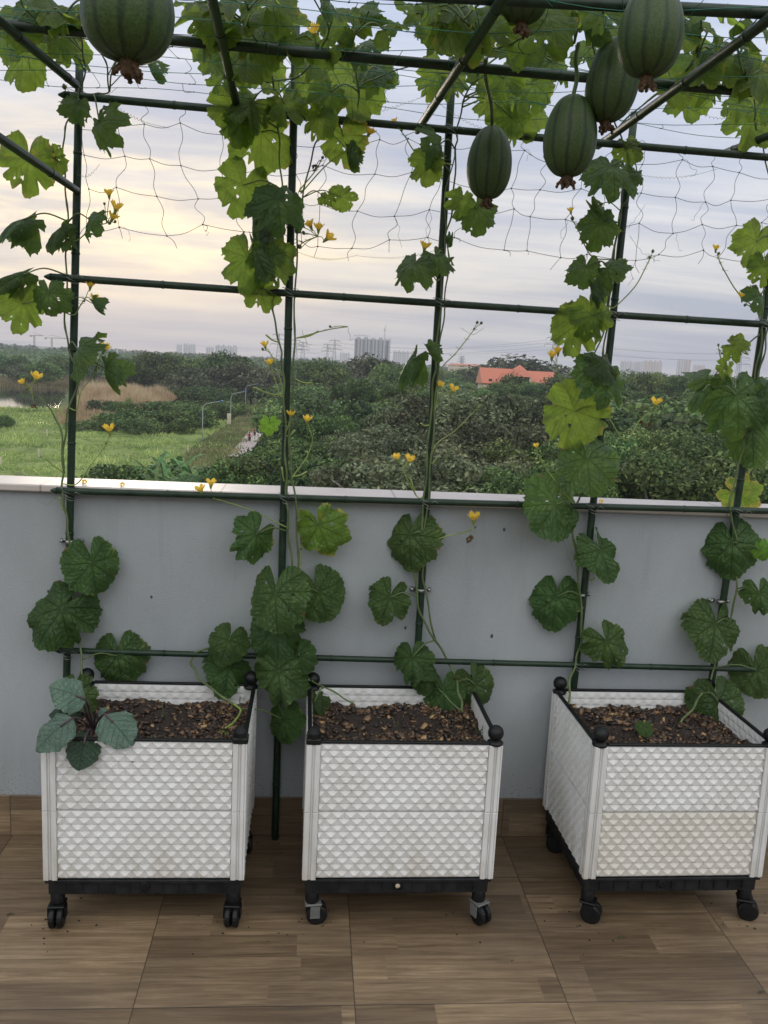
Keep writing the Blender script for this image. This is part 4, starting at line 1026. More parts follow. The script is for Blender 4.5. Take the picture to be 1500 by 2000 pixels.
vine('gourd vine climbing the fourth pole out of the left side of the right planter', atz(1130, 1420, .56),
 [(.0034, (1112, 1395, -.2), (1112, 1340, -.1), (1125, 1290), (1136, 1240), (1132, 1150), (1122, 1060), (1118, 1010), (1135, 960), (1160, 880), (1166, 800), (1160, 760), (1178, 690), (1188, 610), (1200, 500), (1215, 390), (1222, 300), (1205, 250), (1190, 200), (1160, 90), (1180, 20)),
  (.0026, (1152, 870), (1168, 780), (1150, 730), (1180, 640), (1192, 540), (1208, 430), (1228, 380), (1245, 340), (1240, 320)), (.0022, (1205, 250), (1260, 200), (1330, 150), (1360, 110))],
 [('r', 1085, 1182, 115, -8, 15, 10), ('r', 1180, 1088, 112, 25, 18, -8), ('r', 1192, 1268, 108, 30, 20, -10), ('r', 1078, 998, 128, -40, 45, 0, {'y': Y3}), ('r', 1148, 912, 128, 0, 38, 0, {'y': Y3}), ('d', 1184, 745, 130, 10, 40, 0, {'y': Y3}), ('r', 1185, 715, 80, 0, 50, 0),
  ('l', 1118, 820, 112, -15, 0, 0), ('l', 1122, 650, 100, -10, 0, 0), ('l', 1160, 630, 90, 15, 0, 0), ('d', 1140, 535, 80, -20, 20, 0, {'y': Y2}), ('d', 1198, 530, 76, 50, 55, 0, {'y': Y3}), ('f', 1160, 575, 60, 0, 15, 30), ('d', 1168, 455, 90, -10, 10, 0), ('f', 1165, 415, 55, 30, 10, 30), ('d', 1198, 342, 124, 0, 45, 0, {'y': Y4}), ('d', 1245, 345, 50, 50, 30, 0, {'y': Y3}), ('l', 1225, 300, 60, 10, 10, 0),
  ('l', 1345, 185, 105, 0, 10, 0), ('l', 1300, 130, 95, 20, 30, 0), ('l', 1370, 130, 90, 20, 30, 0), ('d', 1400, 100, 75, 60, 60, 0), ('l', 1345, 95, 80, -20, 50, 0), ('d', 1350, 50, 60, 40, 60, 0), ('l', 1190, 60, 70, -20, 30, 0), ('l', 1150, 100, 80, 0, 40, 0), ('l', 1320, 165, 95, -30, 20, 0), ('l', 1385, 165, 85, 30, 20, 0), ('l', 1330, 60, 90, 10, 45, 0), ('l', 1390, 60, 90, -30, 50, 0), ('l', 1180, 20, 100, 20, 50, 0), ('l', 1420, 130, 80, 10, 30, 0), ('l', 1375, 20, 90, 30, 55, 0)],
 [([(1180, 800), (1220, 860), (1250, 820), (1268, 805)], [('F', 1280, 791, 25), ('W', 1252, 822, 12), ('W', 1267, 826, 11)]), ([(1120, 985), (1085, 940), (1060, 905), (1050, 885)], [('F', 1048, 874, 14), ('B', 1052, 890, 6), ('B', 1062, 905, 6)]),
  ([(1130, 790), (1100, 750), (1085, 715)], [('F', 1078, 698, 22), ('F', 1090, 689, 20)]), ([(1200, 600), (1240, 560), (1262, 520), (1272, 500)], [('B', 1275, 491, 10), ('B', 1268, 502, 7)]), ([(1155, 500), (1130, 450), (1118, 430)], [('F', 1115, 414, 15), ('B', 1118, 427, 12)])],
 [((1200, 460), (1260, 400), 6), ((1240, 340), (1400, 330), 20), ((1280, 210), (1420, 130), 18), ((1100, 1050), (1128, 1120), 3), ((1290, 510), (1230, 460), 5)],
 [(1150, 1130, .02, 100)])
vine('gourd vine climbing the rightmost pole, its leaves cut by the right frame edge', atz(1340, 1410, .56),
 [(.0034, (1330, 1412, -.25), (1360, 1372, -.16), (1388, 1330, -.08), (1400, 1280), (1432, 1190), (1438, 1120), (1436, 1040), (1425, 990), (1440, 920), (1462, 830), (1475, 740), (1488, 650), (1492, 560), (1505, 440), (1500, 330), (1480, 260), (1470, 180)),
  (.0024, (1488, 650), (1440, 690), (1405, 720), (1390, 760)), (.0026, (1500, 640), (1490, 700), (1470, 800), (1460, 900)), (.0022, (1470, 180), (1440, 100), (1480, 30))],
 [('r', 1430, 1078, 122, 0, 20, 0), ('r', 1396, 1236, 125, -12, 18, 0), ('r', 1485, 1170, 80, 10, 20, 0), ('r', 1480, 1322, 92, 10, 20, 0), ('r', 1407, 1388, 112, 10, 28, 0, {'y': -.17}), ('r', 1352, 1358, 28, -40, 10, 0, {'y': -.1}),
  ('y', 1445, 968, 88, 60, 40, 0, {'m': 'leafold', 'y': .02}), ('y', 1492, 1078, 46, 70, 20, 0, {'m': 'leafyoung'}), ('r', 1470, 855, 120, 0, 30, 0, {'y': Y1}), ('d', 1440, 800, 150, 0, 38, 0, {'y': Y3}), ('d', 1498, 790, 110, 20, 40, 0, {'y': Y3}), ('l', 1440, 678, 56, 60, 35, 0), ('f', 1372, 745, 75, -60, 50, 0), ('l', 1418, 728, 46, -20, 20, 0), ('f', 1365, 775, 70, -50, 40, 10),
  ('l', 1472, 485, 88, -20, 5, 0), ('l', 1490, 530, 60, 0, 0, 0), ('d', 1482, 588, 70, -20, 40, 0), ('l', 1470, 240, 110, -20, 10, 0), ('l', 1480, 150, 110, -20, 20, 0), ('d', 1465, 110, 90, -40, 60, 0), ('l', 1492, 60, 100, 0, 50, 0), ('l', 1455, 60, 100, -20, 50, 0), ('l', 1490, 200, 95, 20, 15, 0), ('l', 1445, 150, 80, -30, 25, 0), ('l', 1440, 210, 60, -10, 20, 0)],
 [([(1475, 600), (1440, 570), (1410, 520), (1402, 500)], [('F', 1398, 488, 17), ('B', 1404, 495, 8)]), ([(1480, 600), (1460, 596)], [('F', 1450, 583, 22), ('B', 1455, 596, 9)]), ([(1440, 820), (1432, 800), (1436, 780)], [('F', 1446, 765, 20), ('B', 1440, 780, 7)]), ([(1420, 740), (1408, 700), (1404, 682)], [('B', 1403, 674, 8), ('B', 1410, 690, 6)])],
 [((1440, 230), (1330, 200), 14), ((1460, 130), (1380, 150), 8)],
 [])

# ------------------------------------------------------------ gourds
def gourd(px, py, wpx, hpx, dist, label, top, seed=0, lean=0.0):
    r = random.Random(seed); c = CAM + ray(px, py)*dist; R0 = wpx/FPX*dist/2*1.04; H = hpx/FPX*dist/2
    t = thing('hanging_gourd', label, 'gourd', c, 'gourds hanging from the roof net')
    NS, NT = 36, 60; V = []; F = []
    for i in range(NS+1):
        u = i/NS; a = math.pi*u; z = math.cos(a); rr = abs(math.sin(a))**.78*(1+.10*(-z)*.9)
        for j in range(NT):
            th = 2*math.pi*j/NT; rib = 1+.012*math.cos(10*th)*math.sin(a)
            V.append((R0*rr*rib*math.cos(th)+lean*z*H, R0*rr*rib*math.sin(th), H*z*(1-.02*math.cos(10*th)*(1-abs(math.sin(a))))))
    uv = []
    for i in range(NS):
        for j in range(NT):
            j2 = (j+1) % NT; F.append((i*NT+j, (i+1)*NT+j, (i+1)*NT+j2, i*NT+j2)); uv += [(j/NT, i/NS), (j/NT, (i+1)/NS), ((j+1)/NT, (i+1)/NS), ((j+1)/NT, i/NS)]
    me = bpy.data.meshes.new('gourd_body'); me.from_pydata(V, [], F); me.materials.append(M['gourd'])
    ul = me.uv_layers.new(name='skin'); ul.data.foreach_set('uv', np.array(uv, dtype=np.float32).ravel()); me.polygons.foreach_set('use_smooth', [True]*len(F))
    Mw = Matrix.Translation(c) @ Matrix.Rotation(r.uniform(0, .5), 4, 'Z') @ Matrix.Rotation(r.uniform(-.04, .04), 4, 'Y')
    mesh_obj('gourd_body', me, t, Mw)
    tp = c+Vector((lean*H, 0, H*.985)); m = MB()
    m.tube(smooth_path([tp+Vector((0, 0, -.004)), tp+Vector((0, 0, .006)), tp.lerp(top, .35)+Vector((.004, 0, 0)), tp.lerp(top, .7)+Vector((-.004, 0, 0)), top], 6), [.0105, .009, .0075, .0062, .0055]+[.0052]*20, 9); m.build('stalk', M['stem'], t, True)
    b = c+Vector((-lean*H, 0, -H)); m = MB(); k = R0*.78
    m.lathe([(k*.30, .008), (k*.26, -.006), (k*.20, -.018)], Matrix.Translation(b), 9, lump=lambda a, i: 1+.25*math.sin(a*3+i))
    for q in range(15):
        a = q*.47; e = b+Vector((k*.30*math.cos(a)+r.uniform(-.01, .01), k*.26*math.sin(a), -k*r.uniform(.30, .62))); s0 = b+Vector((k*.18*math.cos(a), k*.18*math.sin(a), -.004))
        m.tube(smooth_path([s0, s0.lerp(e, .5)+Vector((r.uniform(-.006, .006), r.uniform(-.006, .006), 0)), e], 4), [k*.05, k*.08, k*.07, k*.05, k*.08, k*.10, k*.06, k*.09, k*.02], 5)
    m.build('withered_flower', M['brownflower'], t)
RN = ZN+.01
gourd(250, 18, 170, 190, 1.28, 'largest dark green gourd, nearest, hanging at top left over the upper rail', Vector((-.30, -1.72, RN)), 1)
gourd(1025, -38, 104, 155, 2.02, 'gourd cut by the top edge beside the third roof pipe, brown withered blossom below it', Vector((.46, -.95, RN+.1)), 2)
gourd(1271, 62, 120, 165, 1.85, 'top right gourd in front of the others, pale bloom on its skin, dry blossom hanging', Vector((.66, -1.0, RN+.04)), 3)
gourd(1197, 156, 98, 155, 2.15, 'gourd half hidden behind the top right one, leaning against the slanting roof pipe', Vector((.72, -.82, RN)), 4, .10)
gourd(1114, 266, 98, 150, 2.18, 'dark ribbed gourd hanging lowest of the right three on a long thick stalk', atz(1130, 85, RN), 5)
gourd(956, 318, 83, 134, 2.56, 'smallest gourd, hanging alone right of the third pole below the top rail', atz(948, 115, RN), 6)

# ------------------------------------------------------------ kale in the corner of the left planter
kc = atz(182, 1428, .56); kale = thing('kale_plant', 'blue green kale with purple stalks in the front corner of the left planter', 'kale', kc)
def kale_leaf_mesh(seed, fold=.3, wave=.05):
    r = np.random.RandomState(seed); NU, NV = 26, 18; V = []; F = []
    for i in range(NU+1):
        u = i/NU; wd = (math.sin(math.pi*u**.80)**.62)*.37*(1+.05*math.sin(u*31+seed))+.012
        for j in range(NV+1):
            v = (j/NV-.5)*2; x = v*wd; z = -abs(v)*wd*fold - .35*(u-.2)**2 + wave*v*v*math.sin(u*13+seed+2*v) - .010*math.exp(-(x/.02)**2) + .008*math.sin(u*40+abs(v)*5)
            V.append((x, -u, z))
    for i in range(NU):
        for j in range(NV): q = i*(NV+1)+j; F.append((q, q+1, q+NV+2, q+NV+1))
    me = bpy.data.meshes.new('kale_leaf'); me.from_pydata(V, [], F); me.materials.append(M['kale'])
    uvl = me.uv_layers.new(name='veins'); li = 0; uv = np.zeros((len(me.loops), 2), dtype=np.float32)
    for f in F:
        for v in f: uv[li] = (-V[v][1], abs(V[v][0])); li += 1
    uvl.data.foreach_set('uv', uv.ravel()); me.attributes.new('rim', 'FLOAT', 'POINT'); me.polygons.foreach_set('use_smooth', [True]*len(F)); return me
KM = [kale_leaf_mesh(i) for i in range(3)]
rk = random.Random(5)
for k, (bx, by, tx, ty, yb, ytp, wid, mt) in enumerate((
    (168, 1368, 106, 1336, -.46, -.50, 1.45, 'kale'), (142, 1402, 62, 1458, -.575, -.63, 1.1, 'kale'), (205, 1395, 256, 1446, -.50, -.57, 1.25, 'kale'), (168, 1436, 152, 1500, -.53, -.60, 1.35, 'kaledark'),
    (150, 1350, 100, 1400, -.44, -.46, 1.3, 'kaledark'), (176, 1440, 112, 1442, -.46, -.50, .9, 'kaledark'), (188, 1395, 205, 1382, -.42, -.43, .9, 'kale'), (160, 1390, 96, 1388, -.40, -.42, 1.1, 'kaledark'))):
    b, tp = aty(bx, by, yb), aty(tx, ty, ytp); L = (tp-b).length; d = (tp-b)/L
    n = (Vector((0, -.55, .85)) - d*d.dot(Vector((0, -.55, .85)))).normalized(); xa = (-d).cross(n).normalized()
    Mw = Matrix.Translation(b) @ (Matrix((xa*L*wid, -d*L, n*L)).transposed()).to_4x4()
    o = mesh_obj('leaf', KM[k % 3], kale, Mw)
    if mt != 'kale': o.material_slots[0].link = 'OBJECT'; o.material_slots[0].material = M[mt]
    m = MB(); m.tube(smooth_path([kc, kc.lerp(b, .5)+Vector((0, 0, .012)), b, b+d*L*.3], 4), .003, 7); m.build('stalk', M['purplestem'], kale, True)
m = MB(); m.tube([kc-Vector((0, 0, .012)), kc+Vector((0, 0, .02))], [.006, .005], 8); m.build('stem', M['purplestem'], kale, True)
dr = MB()
m_w, gw, bw = newmat('water_drop'); bw.inputs['Base Color'].default_value = (.9, .95, .95, 1); bw.inputs['Roughness'].default_value = .03; bw.inputs['Transmission Weight'].default_value = .7

# small plants and fallen leaves on the soil
def weed(px, py, sz, label, parts, cat='seedling'):
    c = atz(px, py, .556); t = thing('seedling', label, cat, c)
    for i, (dx, dz, s, rot) in enumerate(parts):
        e = c+Vector((dx, -.01*i, dz)); m = MB(); m.tube(smooth_path([c, c.lerp(e, .6)+Vector((.003, 0, 0)), e], 4), .0013, 6); m.build('stem', M['stem'], t, True)
        if s: mesh_obj('leaf', LM['r%d' % (i % 4)], t, frame(e, rot, 50, 10*i, s))
weed(1262, 1440, 1, 'small green seedling standing near the left of the right planter soil', [(-.008, .035, .055, 0)])
weed(935, 1432, 1, 'tangle of thin pale stems sprouting in the right half of the middle planter', [(.02, .03, .0, 0), (-.025, .032, 0, 0), (.035, .012, 0, 0), (.005, .04, 0, 0)])
weed(770, 1420, 1, 'short bare shoot standing in the middle of the middle planter', [(-.01, .035, 0, 0), (.012, .02, 0, 0)])
weed(318, 1400, 1, 'thin bare stem standing in the left planter soil behind the fallen leaves', [(-.004, .04, 0, 0), (.012, .02, .0, 0)])
def dropped(px, py, L, rot, mat, label):
    c = atz(px, py, .568); m = KM[1]; o = bpy.data.objects.new('fallen_leaf', m)
    Mw = Matrix.Translation(c) @ Matrix.Rotation(rad(rot), 4, 'Z') @ Matrix.Rotation(.15, 4, 'X') @ Matrix.Scale(L, 4)
    _link(o, None, Mw); o.material_slots[0].link = 'OBJECT'; o.material_slots[0].material = M[mat]; tagp(o, label, 'fallen leaf')
dropped(425, 1428, .05, 130, 'leafyoung', 'pale green fallen leaf on the left planter soil near the front right corner')
dropped(296, 1440, .055, 150, 'leafyoung', 'narrow yellow green fallen leaf by the front rim of the left planter')
dropped(1320, 1455, .06, 70, 'leafyoung', 'light green fallen leaf lying at the front rim of the right planter')
m = MB(); a = atz(448, 1395, .575); m.tube(smooth_path([aty(452, 1372, -.2), aty(470, 1388, -.24), aty(455, 1412, -.32), aty(440, 1422, -.36)], 6), .0035, 7); o = m.build('dry_stem_piece', M['youngstem'], None, True); tagp(o, 'bent yellow stem piece lying at the right end of the left planter soil', 'dry stem')
def litter(px, py, z, sz, label, hx='brownflower', y=None):
    c = atz(px, py, z) if y is None else aty(px, py, y); o = bpy.data.objects.new('fallen_flower', FM[0]); _link(o, None, Matrix.Translation(c+Vector((0, 0, sz*.3))) @ Matrix.Rotation(1.3, 4, 'X') @ Matrix.Scale(sz, 4))
    if hx != 'petal': o.material_slots[0].link = 'OBJECT'; o.material_slots[0].material = M[hx]
    tagp(o, label, 'fallen flower')
litter(166, 944, 1.288, .014, 'brownish fallen blossom on the coping, right beside the leftmost pole', 'petal'); litter(240, 949, 1.288, .013, 'yellow fallen blossom lying flat on the coping between the two left poles', 'petal'); litter(1172, 982, 1.288, .013, 'dry yellow blossom on the coping, just right of the fourth pole', 'petal')
M['chipo'] = simple('leaf_crumb', (.05, .05, .025), .8)
for k, (px, py, lab) in enumerate(((20, 1787, 'dark curled leaf scrap on the floor at the left edge'), (1215, 1832, 'brown crumb of leaf on the floor below the right planter'), (1488, 1939, 'tiny brown scrap on the floor at the right edge'))):
    c = atz(px, py, .002); m = MB(); m.tube(smooth_path([c+Vector((-.012, 0, 0)), c+Vector((0, .004, .003)), c+Vector((.012, .001, .001))], 3), [.001, .002, .003, .003, .002, .001, .0005], 5); o = m.build('leaf_scrap', M['chipo']); tagp(o, lab, 'litter')

r = np.random.RandomState(9); m = MB()
for k in range(110):
    i = r.randint(0, 3); x, y = PX[i][0]+(.03 if r.rand() < .5 else .57)+r.normal(0, .07), -.54+(0 if r.rand() < .6 else .42)+r.normal(0, .07)
    y = min(y, -.02); a = r.uniform(0, 3); sz = r.uniform(.0012, .0035)
    m.box((-sz, -sz*.7, 0), (sz, sz*.7, sz*.7), Matrix.Translation((x, y, .0006)) @ Matrix.Rotation(a, 4, 'Z'), bev=sz*.2)
o = m.build('soil_crumbs', M['soil']); tagp(o, 'dark crumbs of soil scattered on the floor round the planter wheels', 'soil crumbs', None, 'stuff')
# ============================================================ COUNTRYSIDE BELOW
def gp(px, py, z=ZG): return atz(px, py, z)
def hz_y(px): return 671+.046*px
# ground sheet
N = 72; vs = [(0, 0, ZG)]; fs = []
for R_ in (60, 200, 600, 1600, 3500, 7200):
    for k in range(N): vs.append((R_*math.sin(2*math.pi*k/N), R_*math.cos(2*math.pi*k/N), ZG))
for k in range(N): fs.append((0, 1+(k+1) % N, 1+k))
for j in range(5):
    for k in range(N): a = 1+j*N; fs.append((a+k, a+(k+1) % N, a+N+(k+1) % N, a+N+k))
m = MB(); m.add(vs, fs); tstruct(m.build('ground', M['ground']))
def patch(name, poly, z, mat, kind='structure', label=None):
    m = MB(); P = [gp(*p) for p in poly]; m.add([(p.x, p.y, ZG+z) for p in P], [tuple(range(len(P)))]); o = m.build(name, mat); o['kind'] = kind; return o
# meadow: a gently bumpy sheet
r = np.random.RandomState(2); gx = np.linspace(-95, 30, 150); gy = np.linspace(60, 222, 150); X_, Y_ = np.meshgrid(gx, gy)
H_ = np.zeros_like(X_)
for k in range(26):
    f = r.normal(0, .22, 2); H_ += .07*np.sin(f[0]*X_+f[1]*Y_+r.uniform(0, 6))
H_ = .35+np.abs(H_)*.9+r.normal(0, .05, X_.shape)
F = np.array([[j*150+i, j*150+i+1, (j+1)*150+i+1, (j+1)*150+i] for j in range(149) for i in range(149)])
o = mesh_obj('meadow', np_mesh('meadow', np.stack([X_, Y_, ZG+H_], -1).reshape(-1, 3), F, M['meadow'], None, True)); o['kind'] = 'structure'
def blades(name, N, xyf, h, wd, mat, label, lean=.35, seed=0, tone=(1.6, 1.6)):
    r = np.random.RandomState(seed); P = xyf(r, N); n = len(P); cl_ = np.zeros(n)
    for _ in range(9): f = r.normal(0, .45, 2); cl_ += np.sin(f[0]*P[:, 0]+f[1]*P[:, 1]+r.uniform(0, 6))/3
    hh = h*(.5+r.rand(n))*(1+.5*np.clip(cl_, -1, 1.2)); a = r.uniform(0, 6.28, n)
    base = np.stack([P[:, 0], P[:, 1], np.full(n, ZG)+(P[:, 2] if P.shape[1] > 2 else 0)], -1); sd = np.stack([np.cos(a), np.sin(a), np.zeros(n)], -1)*(wd*(.6+.8*r.rand(n)))[:, None]
    up = np.stack([r.normal(0, lean, n), r.normal(0, lean, n), np.ones(n)], -1)*hh[:, None]
    V = np.stack([base-sd, base+sd, base+up*.6+sd*.8, base+up], 1); V[:, 3] += np.array([0, 0, 0])
    F = np.arange(n*4).reshape(n, 4); o = mesh_obj(name, np_mesh(name, V.reshape(-1, 3), F, mat, np.clip(r.beta(*tone, n)*.6+.2+.28*cl_, 0, 1))); tagp(o, label, name.replace('_', ' '), None, 'stuff'); return o
def inpoly(x, y, P):
    c = np.zeros(len(x), bool); j = len(P)-1
    for i in range(len(P)):
        cond = ((P[i][1] > y) != (P[j][1] > y)); xx = (P[j][0]-P[i][0])*(y-P[i][1])/((P[j][1]-P[i][1])+1e-9)+P[i][0]; c ^= cond & (x < xx); j = i
    return c
def polyxy(poly, hfun=None):
    P = [(gp(*p).x, gp(*p).y) for p in poly]; xs = [p[0] for p in P]; yy = [p[1] for p in P]
    def f(r, N):
        out = []
        while sum(len(o) for o in out) < N:
            x = r.uniform(min(xs), max(xs), N); y = r.uniform(min(yy), max(yy), N); k = inpoly(x, y, P); out.append(np.stack([x[k], y[k]], -1))
        q = np.concatenate(out)[:N]
        if hfun: q = np.concatenate([q, hfun(q[:, 0], q[:, 1])[:, None]], 1)
        return q
    return f
blades('tall_grass', 60000, lambda r, N: np.stack([r.uniform(-90, 12, N), r.uniform(96, 222, N), np.full(N, .3)], -1), .55, .10, M['f_grass'], 'bright green grass of the open meadow left of the road', .5, 3)
# pond
patch('pond', [(-260, 742), (130, 742), (128, 775), (112, 800), (60, 812), (-10, 818), (-260, 820)], .25, M['water'])
patch('pond_inlet', [(-200, 815), (70, 812), (100, 832), (20, 846), (-200, 846)], .42, M['water'])
# road and verge
def strip(name, a, b, off0, off1, z, mat):
    a, b = gp(*a), gp(*b); d = (b-a); d.z = 0; d.normalize(); n = Vector((d.y, -d.x, 0)); a = a-d*14; b = b+d*190
    m = MB(); q = [a+n*off0, b+n*off0, b+n*off1, a+n*off1]; m.add([(p.x, p.y, ZG+z) for p in q], [(0, 1, 2, 3)]); o = m.build(name, mat); o['kind'] = 'structure'; return o
strip('road', (476, 887), (516, 830), -1.5, 1.7, 1.16, M['road'])
blades('verge_grass', 16000, polyxy([(330, 930), (380, 880), (470, 820), (530, 770), (560, 770), (550, 800), (500, 850), (440, 935)], lambda x, y: np.full(len(x), .9)), .55, .09, M['f_verge'], 'dry yellowish grass on the verge between street lamps and road', .5, 5)

# tree prototypes ---------------------------------------------------------
def crown_np(seed, R, H, z0, nb, nl, ls, shape=1.0, up=.3, br=.34, drop=0.0):
    r = np.random.RandomState(seed); cs = []
    for i in range(nb):
        a = r.uniform(0, 6.28); u = r.uniform(.0, 1); rr = R*(.30+.62*math.sqrt(r.rand()))*math.sin(math.pi*(.16+.74*u))**shape
        cs.append((rr*math.cos(a), rr*math.sin(a), z0+H*(.12+.80*u), R*br*r.uniform(.6, 1.25)))
    cs = np.array(cs); k = r.randint(0, nb, nl); d = r.normal(0, 1, (nl, 3)); d[:, 2] = d[:, 2]*.8+up*.5; d /= np.linalg.norm(d, axis=1)[:, None]
    rad_ = cs[k, 3]*(.45+.62*r.rand(nl)**.5); P = cs[k, :3]+d*rad_[:, None]*np.array([1, 1, .78]); P[:, 2] -= drop*np.hypot(P[:, 0], P[:, 1])/R
    nrm = d+r.normal(0, .55, (nl, 3)); nrm /= np.linalg.norm(nrm, axis=1)[:, None]; t = np.cross(nrm, r.normal(0, 1, (nl, 3))); t /= np.linalg.norm(t, axis=1)[:, None]+1e-9; b = np.cross(nrm, t)
    s = ls*(.55+.9*r.rand(nl))[:, None]; V = np.stack([P-t*s, P-b*s*.55+t*s*.1, P+t*s, P+b*s*.55], 1).reshape(-1, 3)
    ct = r.uniform(-.22, .22, nb); return V, np.clip(r.beta(1.6, 2.2, nl)+ct[k], 0, 1), cs
def tree_proto(seed, R, H, z0, nb, nl, ls, mat, tr='trunk', shape=1.0, up=.3, br=.34, trunk=True, limbs=7):
    V, tone, cs = crown_np(seed, R, H, z0, nb, nl, ls, shape, up, br); r = random.Random(seed)
    cm = np_mesh('crown', V, np.arange(len(V)).reshape(-1, 4), M[mat], tone); tm = None
    if trunk:
        m = MB(); tp = Vector((r.uniform(-.4, .4), r.uniform(-.4, .4), z0+H*.55)); k = .030*(H+z0)
        m.tube(smooth_path([(0, 0, 0), (r.uniform(-.2, .2), r.uniform(-.2, .2), z0*.6+.1), tp], 4), [k*(1-.6*i/9) for i in range(9)], 7)
        for i in range(limbs):
            c = cs[r.randrange(len(cs))]; s0 = Vector((0, 0, z0*.6)).lerp(tp, r.uniform(.1, .9)); e = Vector(c[:3]); m.tube(smooth_path([s0, s0.lerp(e, .5)+Vector((0, 0, .3)), e], 3), [k*.5, k*.45, k*.4, k*.34, k*.28, k*.2, k*.12], 5)
        tm = m.mesh('trunk', M[tr], None, True)
    return cm, tm, R, H+z0
PR = {
 'dense': [tree_proto(101+i, 4.2, 7.2, 1.2, 40, 10500, .15, 'f_dark', shape=.8, br=.29) for i in range(3)],
 'airy': [tree_proto(121+i, 4.4, 7.6, 1.0, 50, 11000, .125, 'f_olive', 'palebark', shape=.75, br=.24, limbs=22) for i in range(3)],
 'light': [tree_proto(141+i, 4.3, 7.4, .8, 60, 17000, .105, 'f_light', 'palebark', shape=.8, br=.23, limbs=12) for i in range(3)],
 'bush': [tree_proto(161+i, 3.6, 3.6, .0, 26, 4500, .17, 'f_dark', shape=.55, br=.33, limbs=4) for i in range(2)],
 'scrub': [tree_proto(171+i, 3.4, 3.2, .0, 24, 4500, .13, 'f_light', 'palebark', shape=.6, br=.30, limbs=8) for i in range(2)],
 'round': [tree_proto(181+i, 4.8, 6.4, 1.6, 30, 6000, .24, 'f_dark', shape=.7, br=.36) for i in range(2)],
 'rusty': [tree_proto(191, 4.6, 5.0, .6, 34, 5000, .20, 'f_olive', shape=.7, br=.30)],
}
def palm_proto(seed, h, nf, fl, mat, broad=False):
    r = random.Random(seed); m = MB(); m.tube(smooth_path([(0, 0, 0), (.15, 0, h*.5), (0, .1, h)], 4), [.16]*9, 7); tm = m.mesh('trunk', M['trunk'], None, True); V = []; tone = []
    for i in range(nf):
        a = i*2.4; el = r.uniform(.2, 1.35) if not broad else r.uniform(.8, 1.4); L = fl*r.uniform(.8, 1.15); dx, dy = math.cos(a), math.sin(a); px = 0; pz = h; ang = el; P = []
        for k in range(12): P.append(Vector((px*dx, px*dy, pz))); px += L/11*math.cos(ang); pz += L/11*math.sin(ang); ang -= (.16 if not broad else .11)
        side = Vector((-dy, dx, 0))
        for k in range(11):
            p, q = P[k], P[k+1]; u = k/11
            if broad:
                wd = .24*math.sin(math.pi*min(1, u*.85+.12))
                for s in (-1, 1): V += [p, q, q+side*s*wd+Vector((0, 0, .1*wd)), p+side*s*wd+Vector((0, 0, .1*wd))]; tone.append(r.random())
            else:
                wd = L*.34*math.sin(math.pi*min(1, u*.8+.18))
                for kk in range(3):
                    pp = p.lerp(q, kk/3)
                    for s in (-1, 1): e = pp+side*s*wd*.8+(q-p).normalized()*wd*.5-Vector((0, 0, wd*.45)); w_ = (q-p)*.16; V += [pp, pp+w_, e+w_*.3, e]; tone.append(r.random())
    V = np.array([tuple(v) for v in V]); return np_mesh('crown', V, np.arange(len(V)).reshape(-1, 4), M[mat], tone), tm, fl, h+fl*.6
PR['palm'] = [palm_proto(201+i, 6.0, 18, 3.0, 'f_palm') for i in range(2)]
PR['banana'] = [palm_proto(211+i, 1.2, 9, 2.4, 'f_banana', True) for i in range(2)]
rt = random.Random(42); TN = [0]
def tree(kind, x, y, H, label, cat='tree', group=None, wide=1.0, name=None):
    TN[0] += 1; cm, tm, R, h0 = PR[kind][TN[0] % len(PR[kind])]; s = H/h0; w_ = s*wide*rt.uniform(.88, 1.15)
    Mw = Matrix.Translation((x, y, ZG)) @ Matrix.Rotation(rt.uniform(0, 6.28), 4, 'Z') @ Matrix.Diagonal((w_, w_, s, 1))
    nm = name or {'palm': 'palm_tree', 'banana': 'banana_plant', 'bush': 'bush', 'scrub': 'bush'}.get(kind, 'tree')
    t = thing(nm, label, cat, group=group, Mw=Mw)
    o = mesh_obj('crown', cm, t, Mw)
    if tm: mesh_obj('trunk', tm, t, Mw)
    return t
def top(kind, px, py, dist, label, wide=1.0, cat='tree', group=None, ext=0):
    p = atd(px, py, dist); return tree(kind, p.x, p.y, max(1.5, p.z-ZG), label, cat, group, wide)
G1, G2, G3, G4, G5, G6, G7, G8 = ('light green trees of the wood below the parapet, right', 'grey brown airy trees of the wood below the parapet, middle', 'dark bushy trees below the parapet beside the road', 'scrub and low trees between the wood and the villa', 'dark trees of the far right wood', 'bushes along the far edge of the meadow', 'tall trees behind the reed bed', 'trees round the villa')
L1 = 'light green tree below the parapet at right'
L2 = 'airy grey brown tree near the third pole'
L3 = 'dense dark tree beside the road'
L4 = 'low tree in the thicket left of the villa'
L5 = 'dark tree under the right skyline towers'
L6 = 'dark bush between meadow and reed mound'
L7 = 'tall dark tree behind the tan reeds'
L8 = 'leafy tree standing around the orange roofed villa'
L9 = 'light scrub bush right of the villa'
ORD = 'first second third fourth fifth sixth seventh eighth ninth tenth eleventh twelfth thirteenth fourteenth fifteenth sixteenth seventeenth eighteenth nineteenth twentieth'.split()
RN_ = {}
def row(kind, xs, py, dist, label, group, jx=12, jy=8, jd=4, wide=1.1, cat='tree'):
    xs = sorted(xs); i = 0; rk_ = RN_[group] = RN_.get(group, 0)+1
    for px in xs:
        p = py(px) if callable(py) else py
        top(kind, px+rt.uniform(-jx, jx), p+rt.uniform(-jy, jy), dist+rt.uniform(-jd, jd), '%s, %s from left in the %s row' % (label, ORD[min(i, 19)], ORD[rk_-1]), wide, cat, group)
        if px > -10: i += 1
